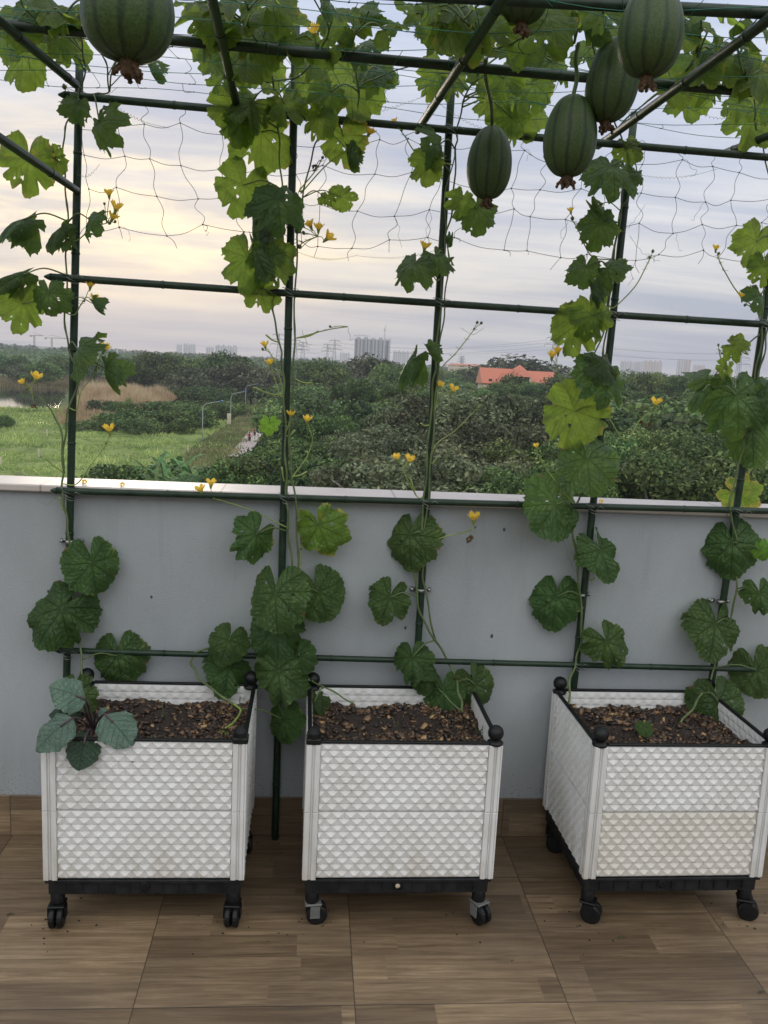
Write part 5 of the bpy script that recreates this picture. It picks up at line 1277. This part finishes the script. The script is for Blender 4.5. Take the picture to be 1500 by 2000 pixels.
# near right wood
row('light', range(1010, 1600, 62), 905, 64, L1, G1, 14, 28, 5, 1.0)
row('light', range(1020, 1640, 66), 868, 80, L1, G1, 16, 22, 6, 1.0)
row('light', range(1060, 1640, 72), 840, 98, L1, G1, 16, 16, 6, 1.0)
row('scrub', range(1130, 1660, 62), 812, 125, L9, G4, 18, 13, 10, 1.1, 'bush')
row('scrub', range(1150, 1640, 56), 792, 165, L9, G4, 18, 6, 10, 1.35, 'bush')
row('dense', range(1130, 1640, 52), 770, 230, L5, G5, 16, 9, 20, 1.1)
row('round', range(1140, 1640, 44), 752, 330, L5, G5, 14, 7, 30, 1.05)
row('round', range(1130, 1640, 34), lambda x: hz_y(x)+3, 520, L5, G5, 12, 4, 40, 1.25)
# middle airy wood
row('airy', range(745, 1040, 62), 882, 66, L2, G2, 14, 26, 4, 1.15)
row('airy', range(760, 1060, 62), 828, 84, L2, G2, 14, 20, 4, 1.15)
row('airy', (800, 862, 925, 985, 1040), 772, 104, L2, G2, 10, 10, 4, 1.05)
row('airy', (690, 740, 720), 840, 100, L2, G2, 10, 10, 4, 1.05)
row('dense', (615, 665, 712), 905, 72, L3, G3, 8, 10, 3, 1.15)
# clump beside the road
row('dense', (462, 505, 552, 600), 893, 76, L3, G3, 8, 8, 3, 1.1)
row('dense', (500,), 884, 84, 'dark tree hiding the near end of the road', G3, 2, 2, 1, 1.0)
row('dense', (532, 570, 606, 645), 864, 96, L3, G3, 8, 6, 3, 1.05)
row('dense', (575, 620, 665), 812, 125, L3, G3, 8, 6, 4, 1.0)
# thicket middle distance
row('scrub', (580, 640, 690, 745, 790), 792, 160, L4, G4, 14, 10, 10, 1.0, 'bush')
row('dense', (565, 610, 680, 730, 780, 840), 768, 215, L4, G4, 14, 10, 16, .9)
row('scrub', (560, 600, 650, 700, 750, 800, 850, 900), 755, 280, L4, G4, 12, 5, 12, 1.5, 'bush')
row('round', (570, 640, 700, 760, 820, 880), 738, 380, L4, G4, 16, 5, 20, 1.2)
tt = top('round', 622, 706, 300, 'tall bushy tree standing alone against the skyline right of the second pole', .95); tt = top('round', 655, 716, 310, 'shorter tree beside the tall skyline tree right of the second pole', .9)
top('rusty', 735, 702, 330, 'brownish topped tree in front of the unfinished grey tower', 1.15); top('round', 765, 716, 300, 'rounded green tree just right of the unfinished grey tower', 1.0)
row('round', range(570, 960, 30), lambda x: hz_y(x)+10, 560, L4, G4, 10, 4, 40, 1.3)
for px_, py_, d_, k_, wd_, lb in ((690, 745, 205, 'round', .8, 'dark round tree standing above the thicket left of the third pole'), (770, 752, 190, 'dense', .7, 'pointed dark tree just left of the third pole in the thicket'), (812, 742, 250, 'round', .8, 'dark tree right behind the leaf at the third pole'), (1180, 742, 260, 'round', .9, 'big dark tree behind the leaves of the fourth pole'), (1260, 733, 300, 'round', .9, 'tall green tree below the pink tower block'), (1340, 738, 280, 'dense', .9, 'tall dark tree below the tall pair of towers'), (1420, 745, 240, 'round', .8, 'dark tree left of the rightmost pole below the pylon')):
    top(k_, px_, py_, d_, lb, wd_)
# villa surroundings
VP = sorted((925, 955, 1050, 1068, 1010, 910, 970)); VT = sorted((938, 985, 1003, 1030, 1048, 1078, 1095, 1112, 890, 860, 1085, 1035, 1000, 965))
for k, (px, py, dist, kd) in enumerate(((925, 742, 245, 'palm'), (955, 752, 240, 'palm'), (938, 760, 236, 'dense'), (985, 748, 262, 'dense'), (1003, 738, 285, 'round'), (1030, 745, 275, 'dense'), (1048, 752, 262, 'dense'), (1078, 742, 300, 'round'), (1095, 738, 300, 'round'), (1112, 745, 285, 'dense'), (1050, 785, 200, 'palm'), (1068, 790, 196, 'palm'), (1010, 790, 190, 'palm'), (910, 765, 225, 'palm'), (890, 770, 225, 'dense'), (860, 775, 215, 'dense'), (970, 775, 205, 'palm'), (1085, 770, 220, 'dense'), (1035, 775, 230, 'dense'), (1000, 772, 235, 'dense'), (965, 765, 240, 'dense'))):
    top(kd, px, py, dist, ('leafy tree by the orange roofed villa, %s from left' % ORD[VT.index(px)]) if kd != 'palm' else ('palm with drooping fronds near the orange roofed villa, %s from left' % ORD[VP.index(px)]), 1.0, 'tree' if kd != 'palm' else 'palm', G8 if kd != 'palm' else 'palms round the villa')
top('rusty', 1052, 706, 420, 'brownish tree rising behind the right end of the villa roof', 1.7)
# bushes at the far edge of the meadow
row('bush', range(225, 395, 34), 806, 195, L6, G6, 8, 5, 5, 1.35, 'bush'); row('bush', range(300, 385, 36), 792, 208, L6, G6, 8, 6, 5, 1.3, 'bush'); row('bush', (205, 235, 335, 365, 395, 422, 445), 788, 235, L6, G6, 6, 5, 5, 1.2, 'bush')
row('scrub', range(160, 330, 36), 822, 186, L6, G6, 8, 5, 4, 1.3, 'bush')
row('dense', (408, 436), 772, 262, L6, G6, 6, 5, 6, 1.0)
top('dense', 248, 778, 212, 'taller pointed bush at the left end of the bush row before the reeds', .75)
# tall tree row behind the reeds
G7X = (245, 275, 305, 330, 358, 385, 412, 442, 462)
for px, py, dist, kd, wd in ((245, 706, 360, 'round', .9), (275, 700, 350, 'round', 1.1), (305, 693, 340, 'round', 1.1), (330, 696, 350, 'round', 1.1), (358, 702, 355, 'round', .9), (385, 704, 350, 'round', 1.0), (412, 697, 345, 'round', .95), (442, 694, 335, 'round', 1.0), (462, 702, 345, 'round', .8)):
    top(kd, px, py, dist, 'tall dark tree behind the tan reeds, %s from left in the tallest row' % ORD[G7X.index(px)], wd, 'tree', G7)
for k, (px, py) in enumerate(((360, 728), (395, 722), (425, 722), (492, 715), (515, 722), (540, 728))): top('rusty', px, py, 320, 'reddish brown tree before the dark tree row behind the reeds, %s from left' % ORD[k], 1.1, 'tree', 'reddish brown trees behind the reeds')
row('round', (470, 500, 530, 560), 722, 400, L7, G7, 6, 4, 10, 1.1); row('bush', (350, 380, 410, 440), 758, 300, L6, G6, 8, 4, 8, 1.5, 'bush')
# left side round bushes
top('rusty', 52, 712, 400, 'maroon tinged bush behind the pond, left of the leftmost pole', 1.1, 'bush'); top('round', 78, 710, 390, 'round dark green tree behind the pond, left of the leftmost pole', 1.4)
row('round', (0, 22, 215, 232, 118, 160, 185), 700, 480, 'dark tree on the far pond bank', 'trees on the far bank of the pond', 6, 4, 20, 1.2)
row('bush', (2,), 812, 196, 'leafy bush at the near pond edge', 'bushes at the near pond edge', 5, 6, 4, 1.1, 'bush')
# banana plants and palm below the parapet
for k, (px, py, dist) in enumerate(((280, 908, 92), (300, 892, 96), (310, 925, 82), (322, 900, 92), (335, 915, 86), (350, 886, 100), (365, 925, 82), (372, 902, 92), (392, 912, 88))):
    top('banana', px, py, dist, 'banana plant with pale paddle leaves below the parapet, %s from left' % ORD[k], .62, 'banana plant', 'banana plants below the parapet')
row('bush', (250, 290, 330, 370, 410), 922, 92, 'green bush among the banana plants', 'bushes among the banana plants', 8, 4, 4, 1.0, 'bush')
top('palm', 415, 905, 80, 'single palm with arching fronds between the banana plants and the road', 1.3, 'palm')

# reeds, far fields and far woods
blades('reed_bed', 22000, polyxy([(-150, 742), (130, 738), (330, 745), (350, 768), (230, 792), (130, 762), (-150, 752)]), 1.7, .16, M['f_reed'], 'dull olive and straw reeds on the far bank of the pond', .12, 8)
def mound(x, y):
    c = gp(255, 790); return 2.6*np.exp(-(((x-c.x)/34)**2+((y-c.y)/26)**2))
blades('reed_mound', 26000, polyxy([(150, 800), (170, 775), (250, 765), (330, 770), (352, 790), (300, 812), (220, 812)], mound), 2.1, .13, M['f_tan'], 'low mound of tan plumed reeds behind the bush row', .12, 9)
blades('pond_reeds', 9000, polyxy([(150, 800), (105, 815), (120, 836), (230, 832), (230, 800)]), 1.3, .12, M['f_reed'], 'green brown reeds at the near right bank of the pond', .15, 10)
blades('pond_weed', 5000, polyxy([(-100, 806), (130, 800), (120, 820), (-100, 818)]), .7, .25, M['f_grass'], 'flat green weed between the two strips of water', .6, 12)
blades('field_grass', 16000, polyxy([(-200, 690), (230, 706), (240, 735), (-200, 725)]), 2.0, .6, M['f_light'], 'pale green rough fields beyond the pond', .5, 13)
def far_wood(name, label, N, px0, px1, d0, d1, h, ls, mat='f_far', seed=0):
    r = np.random.RandomState(seed); nb = N//60; px = r.uniform(px0, px1, nb); d = r.uniform(d0, d1, nb)**1.0; C_ = []
    for a, b in zip(px, d): p = atd(a, 700, b); C_.append((p.x, p.y, ZG))
    C_ = np.array(C_); hh = h*(.55+.6*r.rand(nb)); k = r.randint(0, nb, N); dd = r.normal(0, 1, (N, 3)); dd /= np.linalg.norm(dd, axis=1)[:, None]
    P = C_[k]+np.stack([dd[:, 0]*h*.6, dd[:, 1]*h*.6, hh[k]*.5+dd[:, 2]*hh[k]*.5], -1); nrm = dd+r.normal(0, .5, (N, 3)); nrm /= np.linalg.norm(nrm, axis=1)[:, None]
    t = np.cross(nrm, r.normal(0, 1, (N, 3))); t /= np.linalg.norm(t, axis=1)[:, None]; b = np.cross(nrm, t); s = ls*(.5+r.rand(N))[:, None]
    V = np.stack([P-t*s, P-b*s*.6, P+t*s, P+b*s*.6], 1).reshape(-1, 3); ct = r.uniform(-.2, .2, nb)
    o = mesh_obj(name, np_mesh(name, V, np.arange(len(V)).reshape(-1, 4), M[mat], np.clip(r.beta(2, 2, N)+ct[k], 0, 1))); tagp(o, label, 'woodland', None, 'stuff')
far_wood('far_woods', 'band of woodland across the middle distance under the skyline', 60000, -150, 1700, 560, 1000, 11, 1.0, seed=1)
far_wood('horizon_woods', 'flat far woods along the horizon', 60000, -200, 1700, 1000, 2600, 13, 2.2, seed=2)
far_wood('near_undergrowth', 'dark undergrowth beneath the trees below the parapet', 50000, 600, 1700, 58, 250, 5.0, .30, 'f_dark', seed=3)
far_wood('field_hedges', 'hedge lines across the far left fields', 9000, -200, 560, 600, 640, 7, .8, seed=4)

# ------------------------------------------------------------ street lamps
G = 'street lamps along the road'
for k, (bx, by, ty, lab) in enumerate(((395, 875, 781, 'nearest curved street lamp at the meadow edge, tallest in the photo'), (450, 836, 762, 'second street lamp from the left, beside a small white roadside box'), (479, 806, 752, 'third street lamp from the left, in front of the tall trees'), (500, 792, 756, 'fourth street lamp from the left, thin, amid the verge bushes'), (511, 784, 743, 'farthest street lamp, just left of the second pole'))):
    b = gp(bx, by); t = thing('street_lamp', lab, 'street lamp', b, G); H = 8.6
    m = MB(); pts = [b, b+Vector((0, 0, H*.5)), b+Vector((0, 0, H*.84))]+[b+Vector((1.15*(1-math.cos(a)), 0, H*.84+1.05*math.sin(a))) for a in (.3, .6, .9, 1.2, 1.4)]+[b+Vector((3.0, 0, H*.84+1.5))]
    m.tube(pts, [.085]*3+[.06]*5+[.045], 8); m.build('lamp_post', M['lamp_steel'], t, True)
    m = MB(); m.box((-.45, -.14, -.06), (.45, .14, .06), Matrix.Translation(b+Vector((3.3, 0, H*.84+1.56))) @ Matrix.Rotation(-.16, 4, 'Y'), bev=.04); m.build('lamp_head', M['lamp_blue'], t)
b = gp(447, 838); m = MB(); m.box(b+Vector((-.45, -.3, 0)), b+Vector((.45, .3, 3.6)), bev=.06); m.box(b+Vector((-.35, -.32, 2.2)), b+Vector((.35, -.305, 3.2))); o = m.build('roadside_box', M['cream']); tagp(o, 'small pale box standing at the foot of the second street lamp', 'box')

# ------------------------------------------------------------ riders
def rider(px, py, lab1, lab2, sc_=1.0):
    c = gp(px, py, ZG+1.17); c.z = ZG+1.17; d = Vector((.25, -1, 0)).normalized(); s = Vector((d.y, -d.x, 0))
    t = thing('motorbike', lab2, 'motorbike', c)
    def W(f, l, z): return c+d*f+s*l+Vector((0, 0, z))
    for f in (-.6, .6):
        m = MB(); Mx = Matrix.Translation(W(f, 0, .3)) @ s.to_track_quat('Z', 'Y').to_matrix().to_4x4(); m.lathe([(.17, -.05), (.29, -.04), (.30, 0), (.29, .04), (.17, .05)], Mx, 16); m.build('wheel', M['black'], t)
    m = MB(); m.tube([W(-.75, 0, .72), W(-.3, 0, .78), W(.0, 0, .62), W(.35, 0, .6), W(.5, 0, .98)], [.10, .13, .11, .12, .07], 8); m.tube([W(.5, 0, 1.0), W(.6, 0, .3)], .035, 6); m.tube([W(-.3, 0, .4), W(.1, 0, .4)], .13, 8); m.build('body', M['motor'], t, True)
    m = MB(); m.tube([W(.42, -.3, 1.04), W(.5, 0, 1.0), W(.42, .3, 1.04)], .02, 6); m.build('handlebar', M['metal'], t, True)
    # one skinned figure, seated
    J = [W(-.18, 0, .82), W(-.16, 0, 1.05), W(-.10, 0, 1.32), W(-.08, 0, 1.42), W(-.05, 0, 1.56), W(-.04, 0, 1.68)]
    E_ = [(i, i+1) for i in range(5)]; R_ = [.16, .15, .17, .07, .105, .07]
    for sg in (-1, 1):
        n = len(J); J += [W(-.08, sg*.20, 1.34), W(.10, sg*.27, 1.12), W(.38, sg*.28, 1.06)]; R_ += [.075, .055, .04]; E_ += [(2, n), (n, n+1), (n+1, n+2)]
        n = len(J); J += [W(-.12, sg*.12, .82), W(.25, sg*.17, .78), W(.18, sg*.17, .42), W(.32, sg*.17, .36)]; R_ += [.10, .085, .055, .05]; E_ += [(0, n), (n, n+1), (n+1, n+2), (n+2, n+3)]
    me = bpy.data.meshes.new('person'); me.from_pydata([tuple(j-c) for j in J], E_, []); me.materials.append(M['redshirt'])
    o = bpy.data.objects.new('person', me); _link(o, None, Matrix.Translation(c)); md = o.modifiers.new('skin', 'SKIN'); o.modifiers.new('sub', 'SUBSURF').levels = 1
    for v, rr in zip(me.skin_vertices[0].data if me.skin_vertices else [], R_): v.radius = (rr, rr)
    if not me.skin_vertices:
        bpy.context.view_layer.objects.active = o
    tagp(o, lab1, 'person')
    m = MB(); m.ball(W(-.04, 0, 1.66), .135, 8); h = m.build('helmet', M['dark_cloth'], o, True)
    m = MB()
    for sg in (-1, 1): m.tube([W(-.14, sg*.12, .82), W(.26, sg*.175, .79), W(.19, sg*.175, .42)], [.125, .108, .07], 8)
    m.build('trousers', M['dark_cloth'], o, True)
rider(497, 852, 'person in red shirt and dark helmet riding a motorbike on the pale road', 'motorbike ridden by the person in red on the pale road')
rider(487, 862, 'second rider in red, lower on the road and partly hidden by trees', 'second motorbike, lower on the pale road')

# ------------------------------------------------------------ villa
vc = atd(1008, 760, 335); vl = thing('villa', 'cream villa with orange clay hipped roofs rising above dark trees right of the third pole', 'house', (vc.x, vc.y, ZG))
def W2(x, y, z): return Vector((vc.x+x, vc.y+y, ZG+z))
def gable(x0, x1, y0, y1, ze, zr, o=.8, hip=(True, True), axis='x'):
    m = MB(); x0 -= o; x1 += o; y0 -= o; y1 += o
    if axis == 'x':
        ym = (y0+y1)/2; hh = (y1-y0)/2*.9; a = x0+(hh if hip[0] else 0); b = x1-(hh if hip[1] else 0)
        top_ = [(a, ym, zr), (b, ym, zr)]
    else:
        xm = (x0+x1)/2; hh = (x1-x0)/2*.9; a = y0+(hh if hip[0] else 0); b = y1-(hh if hip[1] else 0); top_ = [(xm, a, zr), (xm, b, zr)]
    c4 = [(x0, y0, ze), (x1, y0, ze), (x1, y1, ze), (x0, y1, ze)]; lo = [(p[0], p[1], ze-.25) for p in c4]
    V = [W2(*p) for p in c4+lo+top_]; e, f = 8, 9
    if axis == 'x': F = [(0, 1, f, e), (1, 2, f), (2, 3, e, f), (3, 0, e)]
    else: F = [(0, 1, e), (1, 2, f, e), (2, 3, f), (3, 0, e, f)]
    F += [(4, 5, 1, 0), (5, 6, 2, 1), (6, 7, 3, 2), (7, 4, 0, 3), (7, 6, 5, 4)]
    m.add(V, F); return m.build('roof', M['roof'], vl)
def wall_(x0, x1, y0, y1, z0, z1): m = MB(); m.box(W2(x0, y0, z0), W2(x1, y1, z1)); return m.build('wall', M['cream'], vl)
wall_(-13.5, -1.5, -5, 6, 0, 11.5); wall_(-1.48, 13.0, -2.5, 7, 0, 12.1); wall_(-4.2, 3.4, -7.6, -2.55, 0, 14.3); wall_(11.0, 13.6, -5.6, -2.6, 0, 9.6)
gable(-13.5, -.2, -5, 6, 11.5, 17.0, hip=(False, False)); gable(-1.0, 13.6, -3.2, 7, 12.1, 16.6, hip=(True, False)); gable(-9.4, -3.4, -8.5, -3.6, 9.6, 15.4, hip=(True, True)); gable(9.6, 14.2, -6.8, -3.3, 9.6, 11.8)
m = MB(); m.lathe([(5.0, -.2), (4.6, .0), (2.6, 1.7), (.9, 2.6), (.05, 3.0)], Matrix.Translation(W2(-.4, -4.6, 14.6)) @ Matrix.Diagonal((1, 1, 1.35, 1)), 8); m.build('roof', M['roof'], vl)
for x in (-11, -8.4): m = MB(); m.box(W2(x-.6, -5.06, 10.8), W2(x+.6, -4.9, 13.0)); f_ = m.build('window', M['glass'], vl)
for x in (-2.8, -.4, 2.0):
    m = MB(); m.box(W2(x-.8, -7.7, 11.4), W2(x+.8, -7.55, 14.2)); f_ = m.build('window', M['glass'], vl)
    m = MB(); m.box(W2(x-1.0, -7.78, 11.0), W2(x+1.0, -7.62, 11.35)); m.box(W2(x-.05, -7.76, 11.4), W2(x+.05, -7.71, 14.2)); m.build('window_frame', M['cream'], f_)
for x in (5.5, 8.5): m = MB(); m.box(W2(x-.6, -2.56, 10.8), W2(x+.6, -2.45, 13.0)); m.build('window', M['glass'], vl)

def building(name, label, cat, px0, px1, pytop, dist, mat, depth=22, group=None, bays=0, roofm=None, steps=()):
    a, b = atd(px0, pytop, dist), atd(px1, pytop, dist); H = (a.z+b.z)/2-ZG; Wd = (b-a).length; az = math.atan2(-(b.x-a.x), (b.y-a.y))+math.pi/2
    ctr = (a+b)/2; Mw = Matrix.Translation((ctr.x, ctr.y, ZG)) @ Matrix.Rotation(math.atan2(b.y-a.y, b.x-a.x), 4, 'Z'); t = thing(name, label, cat, group=group, Mw=Mw)
    m = MB(); m.box((-Wd/2, 0, 0), (Wd/2, depth, H), Mw); m.build('facade', M[mat], t)
    m = MB(); n = 4
    for i in range(n): x = -Wd/2+Wd*(i+.5)/n; m.box((x-Wd*.06, depth*.3, H), (x+Wd*.06, depth*.6, H+3.5+(i % 2)*1.5), Mw)
    m.build('roof_housing', M['tower_white' if mat != 'tower_grey' else 'tower_grey'], t)
    for i in range(bays):
        x = -Wd/2+Wd*(i+.5)/bays; m = MB(); m.box((x-Wd/bays*.16, -1.6, 3), (x+Wd/bays*.16, -.01, H-2), Mw); m.build('balcony_column', M['glass' if mat == 'tower_grey' else mat], t)
    return t, Mw, Wd, H
t, Mw_, Wd_, H_t = building('apartment_tower', 'large unfinished grey tower block with a crane on its roof on the skyline', 'tower block', 693, 751, 662, 2300, 'tower_grey', 30, None, 8)
building('apartment_tower', 'narrow grey wing standing at the right end of the unfinished grey tower block', 'tower block', 751.5, 763, 664, 2320, 'tower_grey', 28, None, 1)
def crane(px, pyb, pyt, dist, label, jib=34, counter=12, raised=0.0, z0=None, s=1.0):
    p = atd(px, pyt, dist); zb_ = z0 if z0 is not None else ZG; t = thing('tower_crane', label, 'crane', (p.x, p.y, zb_)); H = p.z-zb_; w_ = .9*s
    m = MB()
    for sx in (-1, 1):
        for sy in (-1, 1): m.tube([(p.x+sx*w_, p.y+sy*w_, zb_), (p.x+sx*w_, p.y+sy*w_, p.z)], .32*s, 4)
    k = int(H/(3.2*s))
    for i in range(k):
        z_, z2 = zb_+H*i/k, zb_+H*(i+1)/k; sg = 1 if i % 2 else -1; m.tube([(p.x-sg*w_, p.y-w_, z_), (p.x+sg*w_, p.y-w_, z2)], .2*s, 4)
    m.build('mast', M['crane'], t); m = MB(); d = Vector((math.cos(raised), .15, math.sin(raised))); o_ = Vector((p.x, p.y, p.z))
    u_ = Vector((0, 0, 1.6*s)); m.tube([o_-d*counter, o_+d*jib], .45*s, 4); m.tube([o_-d*counter*.4+u_*2.2, o_+u_*2.6, o_+d*jib*.5+u_, o_+d*jib], .25*s, 4)
    for i in range(10): q = o_+d*jib*i/10; m.tube([q, q+d*jib*.05+u_*(1-i*.08), q+d*jib*.1], .18*s, 4)
    m.build('jib', M['crane'], t); m = MB(); m.box(o_-d*counter+Vector((-1.5, -1, -2.5))*s, o_-d*counter+Vector((2, 1, .3))*s); m.build('counterweight', M['crane'], t)
crane(699, 0, 655, 2290, 'tower crane standing on the roof of the unfinished grey block', 32, 8, 0, H_t+ZG)
crane(67, 672, 655, 1500, 'left one of the two cranes on the left horizon', 14, 5); crane(101, 673, 660, 1500, 'right one of the two cranes on the left horizon', 30, 9)
crane(752, 0, 641, 2330, 'thin raised crane behind the right end of the unfinished grey block', 10, 4, 1.2)
GT = 'pale tower blocks on the skyline'
for a, b, c, d, mt, by, lab in ((345, 356, 674, 3400, 'tower_white', 0, 'small pale block, first of the pair right of the leftmost pole'), (358, 382, 673, 3400, 'tower_white', 3, 'pale block of flats on the left skyline above the dark tree row'), (402, 418, 679, 3300, 'tower_white', 2, 'low faint block left of the long white block on the left skyline'), (421, 464, 676, 3000, 'tower_white', 6, 'long white block of flats on the left skyline between the two left poles'),
    (768, 800, 687, 3300, 'tower_white', 4, 'white block of flats just right of the unfinished grey tower'), (803, 812, 688, 3500, 'tower_white', 0, 'narrow faint block right of the white one beside the grey tower'), (899, 907, 696, 3900, 'tower_white', 0, 'slim faint tower between third pole and villa'), (960, 975, 706, 3300, 'tower_white', 2, 'small pale block just left of the villa roof'), (1123, 1145, 707, 3500, 'tower_white', 3, 'faint pale block left of the fourth pole'),
    (1212, 1236, 706, 3300, 'tower_white', 4, 'cream block first in the group right of the fourth pole'), (1237, 1256, 707, 3350, 'tower_white', 3, 'pale block second in the group right of the fourth pole'), (1257, 1294, 706, 3000, 'tower_pink', 5, 'pink and cream tower block, widest on the right skyline'), (1323, 1335, 704, 2900, 'tower_white', 2, 'tall white tower, left half of the pair on the right skyline'), (1336, 1350, 704, 2920, 'tower_pink', 2, 'tall pinkish tower, right half of the pair on the right skyline'), (1354, 1378, 714, 3300, 'tower_pink', 3, 'lower pink block right of the tall pair on the right skyline'), (664, 684, 690, 3600, 'tower_white', 2, 'low pale block left of the unfinished grey tower'), (178, 205, 683, 2600, 'tower_white', 0, 'low pale building right of the leftmost pole'), (1380, 1400, 722, 3000, 'tower_white', 2, 'low pale block at the right end of the skyline')):
    building('tower_block', lab, 'tower block', a, b, c, d, mt, 24, GT, by)
# long red roofed hall and small far houses
p = atd(918, 715, 700); q = atd(950, 716, 700)
def house(px0, px1, pyt, dist, lab, wallm='cream', group=None, pitch=.22):
    a, b = atd(px0, pyt, dist), atd(px1, pyt, dist); Wd = (b-a).length; ctr = (a+b)/2; H = ctr.z-ZG; hr = min(Wd*pitch, H*.4); Mw = Matrix.Translation((ctr.x, ctr.y, ZG)); t = thing('house', lab, 'house', group=group, Mw=Mw); dp = min(14, Wd*.8)
    m = MB(); m.box((-Wd/2, 0, 0), (Wd/2, dp, H-hr), Mw); m.build('wall', M[wallm], t)
    m = MB(); o = .5; z = H-hr; m.add([Mw @ Vector(v) for v in ((-Wd/2-o, -o, z), (Wd/2+o, -o, z), (Wd/2+o, dp+o, z), (-Wd/2-o, dp+o, z), (-Wd/2+hr, dp/2, H), (Wd/2-hr, dp/2, H))], [(0, 1, 5, 4), (1, 2, 5), (2, 3, 4, 5), (3, 0, 4), (3, 2, 1, 0)]); m.build('roof', M['roof_far'], t)
house(880, 952, 711, 720, 'long low building with a faded red roof left of the villa', pitch=.05); house(1408, 1432, 728, 650, 'red roofed house low on the right skyline beside the rightmost pole', pitch=.1)
rh = random.Random(3)
HX = [212, 226, 241, 258, 272, 289, 305, 322, 338, 386, 404, 421, 440, 462, 489, 508, 664, 676, 688, 772, 795, 820, 846, 870]
HP = ['%s from left between the two left poles' % ORD[k] for k in range(16)] + ['%s from left before the unfinished tower' % ORD[k] for k in range(3)] + ['%s from left behind the third pole' % ORD[k] for k in range(5)]
for i in range(24):
    px = HX[i]+rh.uniform(-3, 3); house(px, px+rh.uniform(3, 7), hz_y(px)+rh.uniform(-1.0, 2.0), rh.uniform(1500, 2000), 'tiny pale house on the far skyline, %s' % HP[i], 'tower_white' if i % 3 else 'cream', 'tiny far houses on the skyline')
# ------------------------------------------------------------ pylons and lines
PT = []
def pylon(px, pyt, dist, label, wf=.16, arms=3):
    p = atd(px, pyt, dist); H = p.z-ZG; t = thing('power_pylon', label, 'pylon', (p.x, p.y, ZG)); m = MB(); wb = H*wf; k = 9; r_ = .22*dist/900
    def c(z, sx, sy): w_ = wb/2*(1-.86*(z/H)**.7); return Vector((p.x+sx*w_, p.y+sy*w_, ZG+z))
    for sx in (-1, 1):
        for sy in (-1, 1): m.tube([c(H*i/6, sx, sy) for i in range(7)], r_, 4)
    for i in range(k):
        z0_, z1_ = H*i/k, H*(i+1)/k
        for sy in (-1, 1): m.tube([c(z0_, -1, sy), c(z1_, 1, sy)], r_*.6, 4); m.tube([c(z0_, 1, sy), c(z1_, -1, sy)], r_*.6, 4)
    m.build('mast', M['pylon'], t)
    tips = []
    for i in range(arms):
        z = H*(.97-.13*i); L = H*(.17+.035*i)
        m = MB(); m.tube([(p.x-L, p.y, ZG+z), (p.x+L, p.y, ZG+z)], r_, 4); m.tube([(p.x-L, p.y, ZG+z), (p.x, p.y, ZG+z+H*.045), (p.x+L, p.y, ZG+z)], r_*.7, 4)
        for s in (-1, 1): m.tube([(p.x+s*L, p.y, ZG+z), (p.x+s*L, p.y, ZG+z-H*.05)], r_*.8, 4); tips.append(Vector((p.x+s*L, p.y, ZG+z-H*.05)))
        m.build('cross_arm', M['pylon'], t)
    PT.append(tips); return tips
GP = 'far power pylons'
T = [pylon(545, 652, 1150, 'pylon half hidden left of the second pole', .2), pylon(577, 663, 1000, 'broad pylon just right of the second pole', .3), pylon(592, 668, 1300, 'smaller pylon behind the broad one by the second pole', .3), pylon(640, 672, 1500, 'left pylon of the pair before the unfinished grey tower'), pylon(654, 664, 1150, 'taller right pylon of the pair before the unfinished grey tower', .2), pylon(902, 696, 1800, 'faint distant pylon between third pole and villa', .2), pylon(1085, 657, 900, 'tall pylon behind the leaves left of the fourth pole', .26, 2), pylon(1447, 683, 820, 'tall lattice pylon beside the rightmost pole', .18)]
def lines(A, B, label):
    m = MB()
    for a, b in zip(A, B):
        L = (b-a).length; m.tube([a.lerp(b, i/10)-Vector((0, 0, L*.022*4*(i/10)*(1-i/10))) for i in range(11)], .09*((a-CAM).length/900), 4, False)
    o = m.build('power_line', M['pylon']); tagp(o, label, 'power line')
lines(T[4], T[6], 'faint power lines sagging above the villa from the grey tower pylons to the right'); lines(T[6], T[7], 'power lines sagging across the pale towers on the right skyline'); lines(T[1], T[4], 'power lines between the pylon at the second pole and the grey tower pair')
# ------------------------------------------------------------ the air
m = MB(); m.box((-5500, -400, ZG-1), (5500, 6200, 190)); mh = bpy.data.materials.new('haze_air'); mh.use_nodes = True; mh.node_tree.nodes.clear()
gh = NG(mh.node_tree); ho = gh.n('ShaderNodeOutputMaterial'); pv = gh.n('ShaderNodeVolumePrincipled'); pv.inputs['Density'].default_value = HAZE_D; pv.inputs['Color'].default_value = (.86, .88, .95, 1); pv.inputs['Anisotropy'].default_value = 0.2
gh.l(pv.outputs[0], ho.inputs['Volume']); o = m.build('haze', mh); o['kind'] = 'stuff'; tagp(o, 'thin pale evening haze over the far fields and towers', 'haze')

for k, (px, py, h_, lab) in enumerate(((92, 852, 1.2, 'thin pale marker post in the meadow near the pond'), (76, 893, 1.2, 'pale marker post in the meadow left of the leftmost pole'), (367, 890, 1.6, 'pale marker post in the meadow before the nearest street lamp'), (2, 912, 1.2, 'pale marker post in the meadow at the left frame edge'))):
    b = gp(px, py, ZG+.5); m = MB(); m.box(b+Vector((-.09, -.09, -.5)), b+Vector((.09, .09, h_)), bev=.02); m.box(b+Vector((-.12, -.12, h_+.002)), b+Vector((.12, .12, h_+.07)), bev=.02); o = m.build('marker_post', M['cream']); tagp(o, lab, 'post', 'marker posts in the meadow')
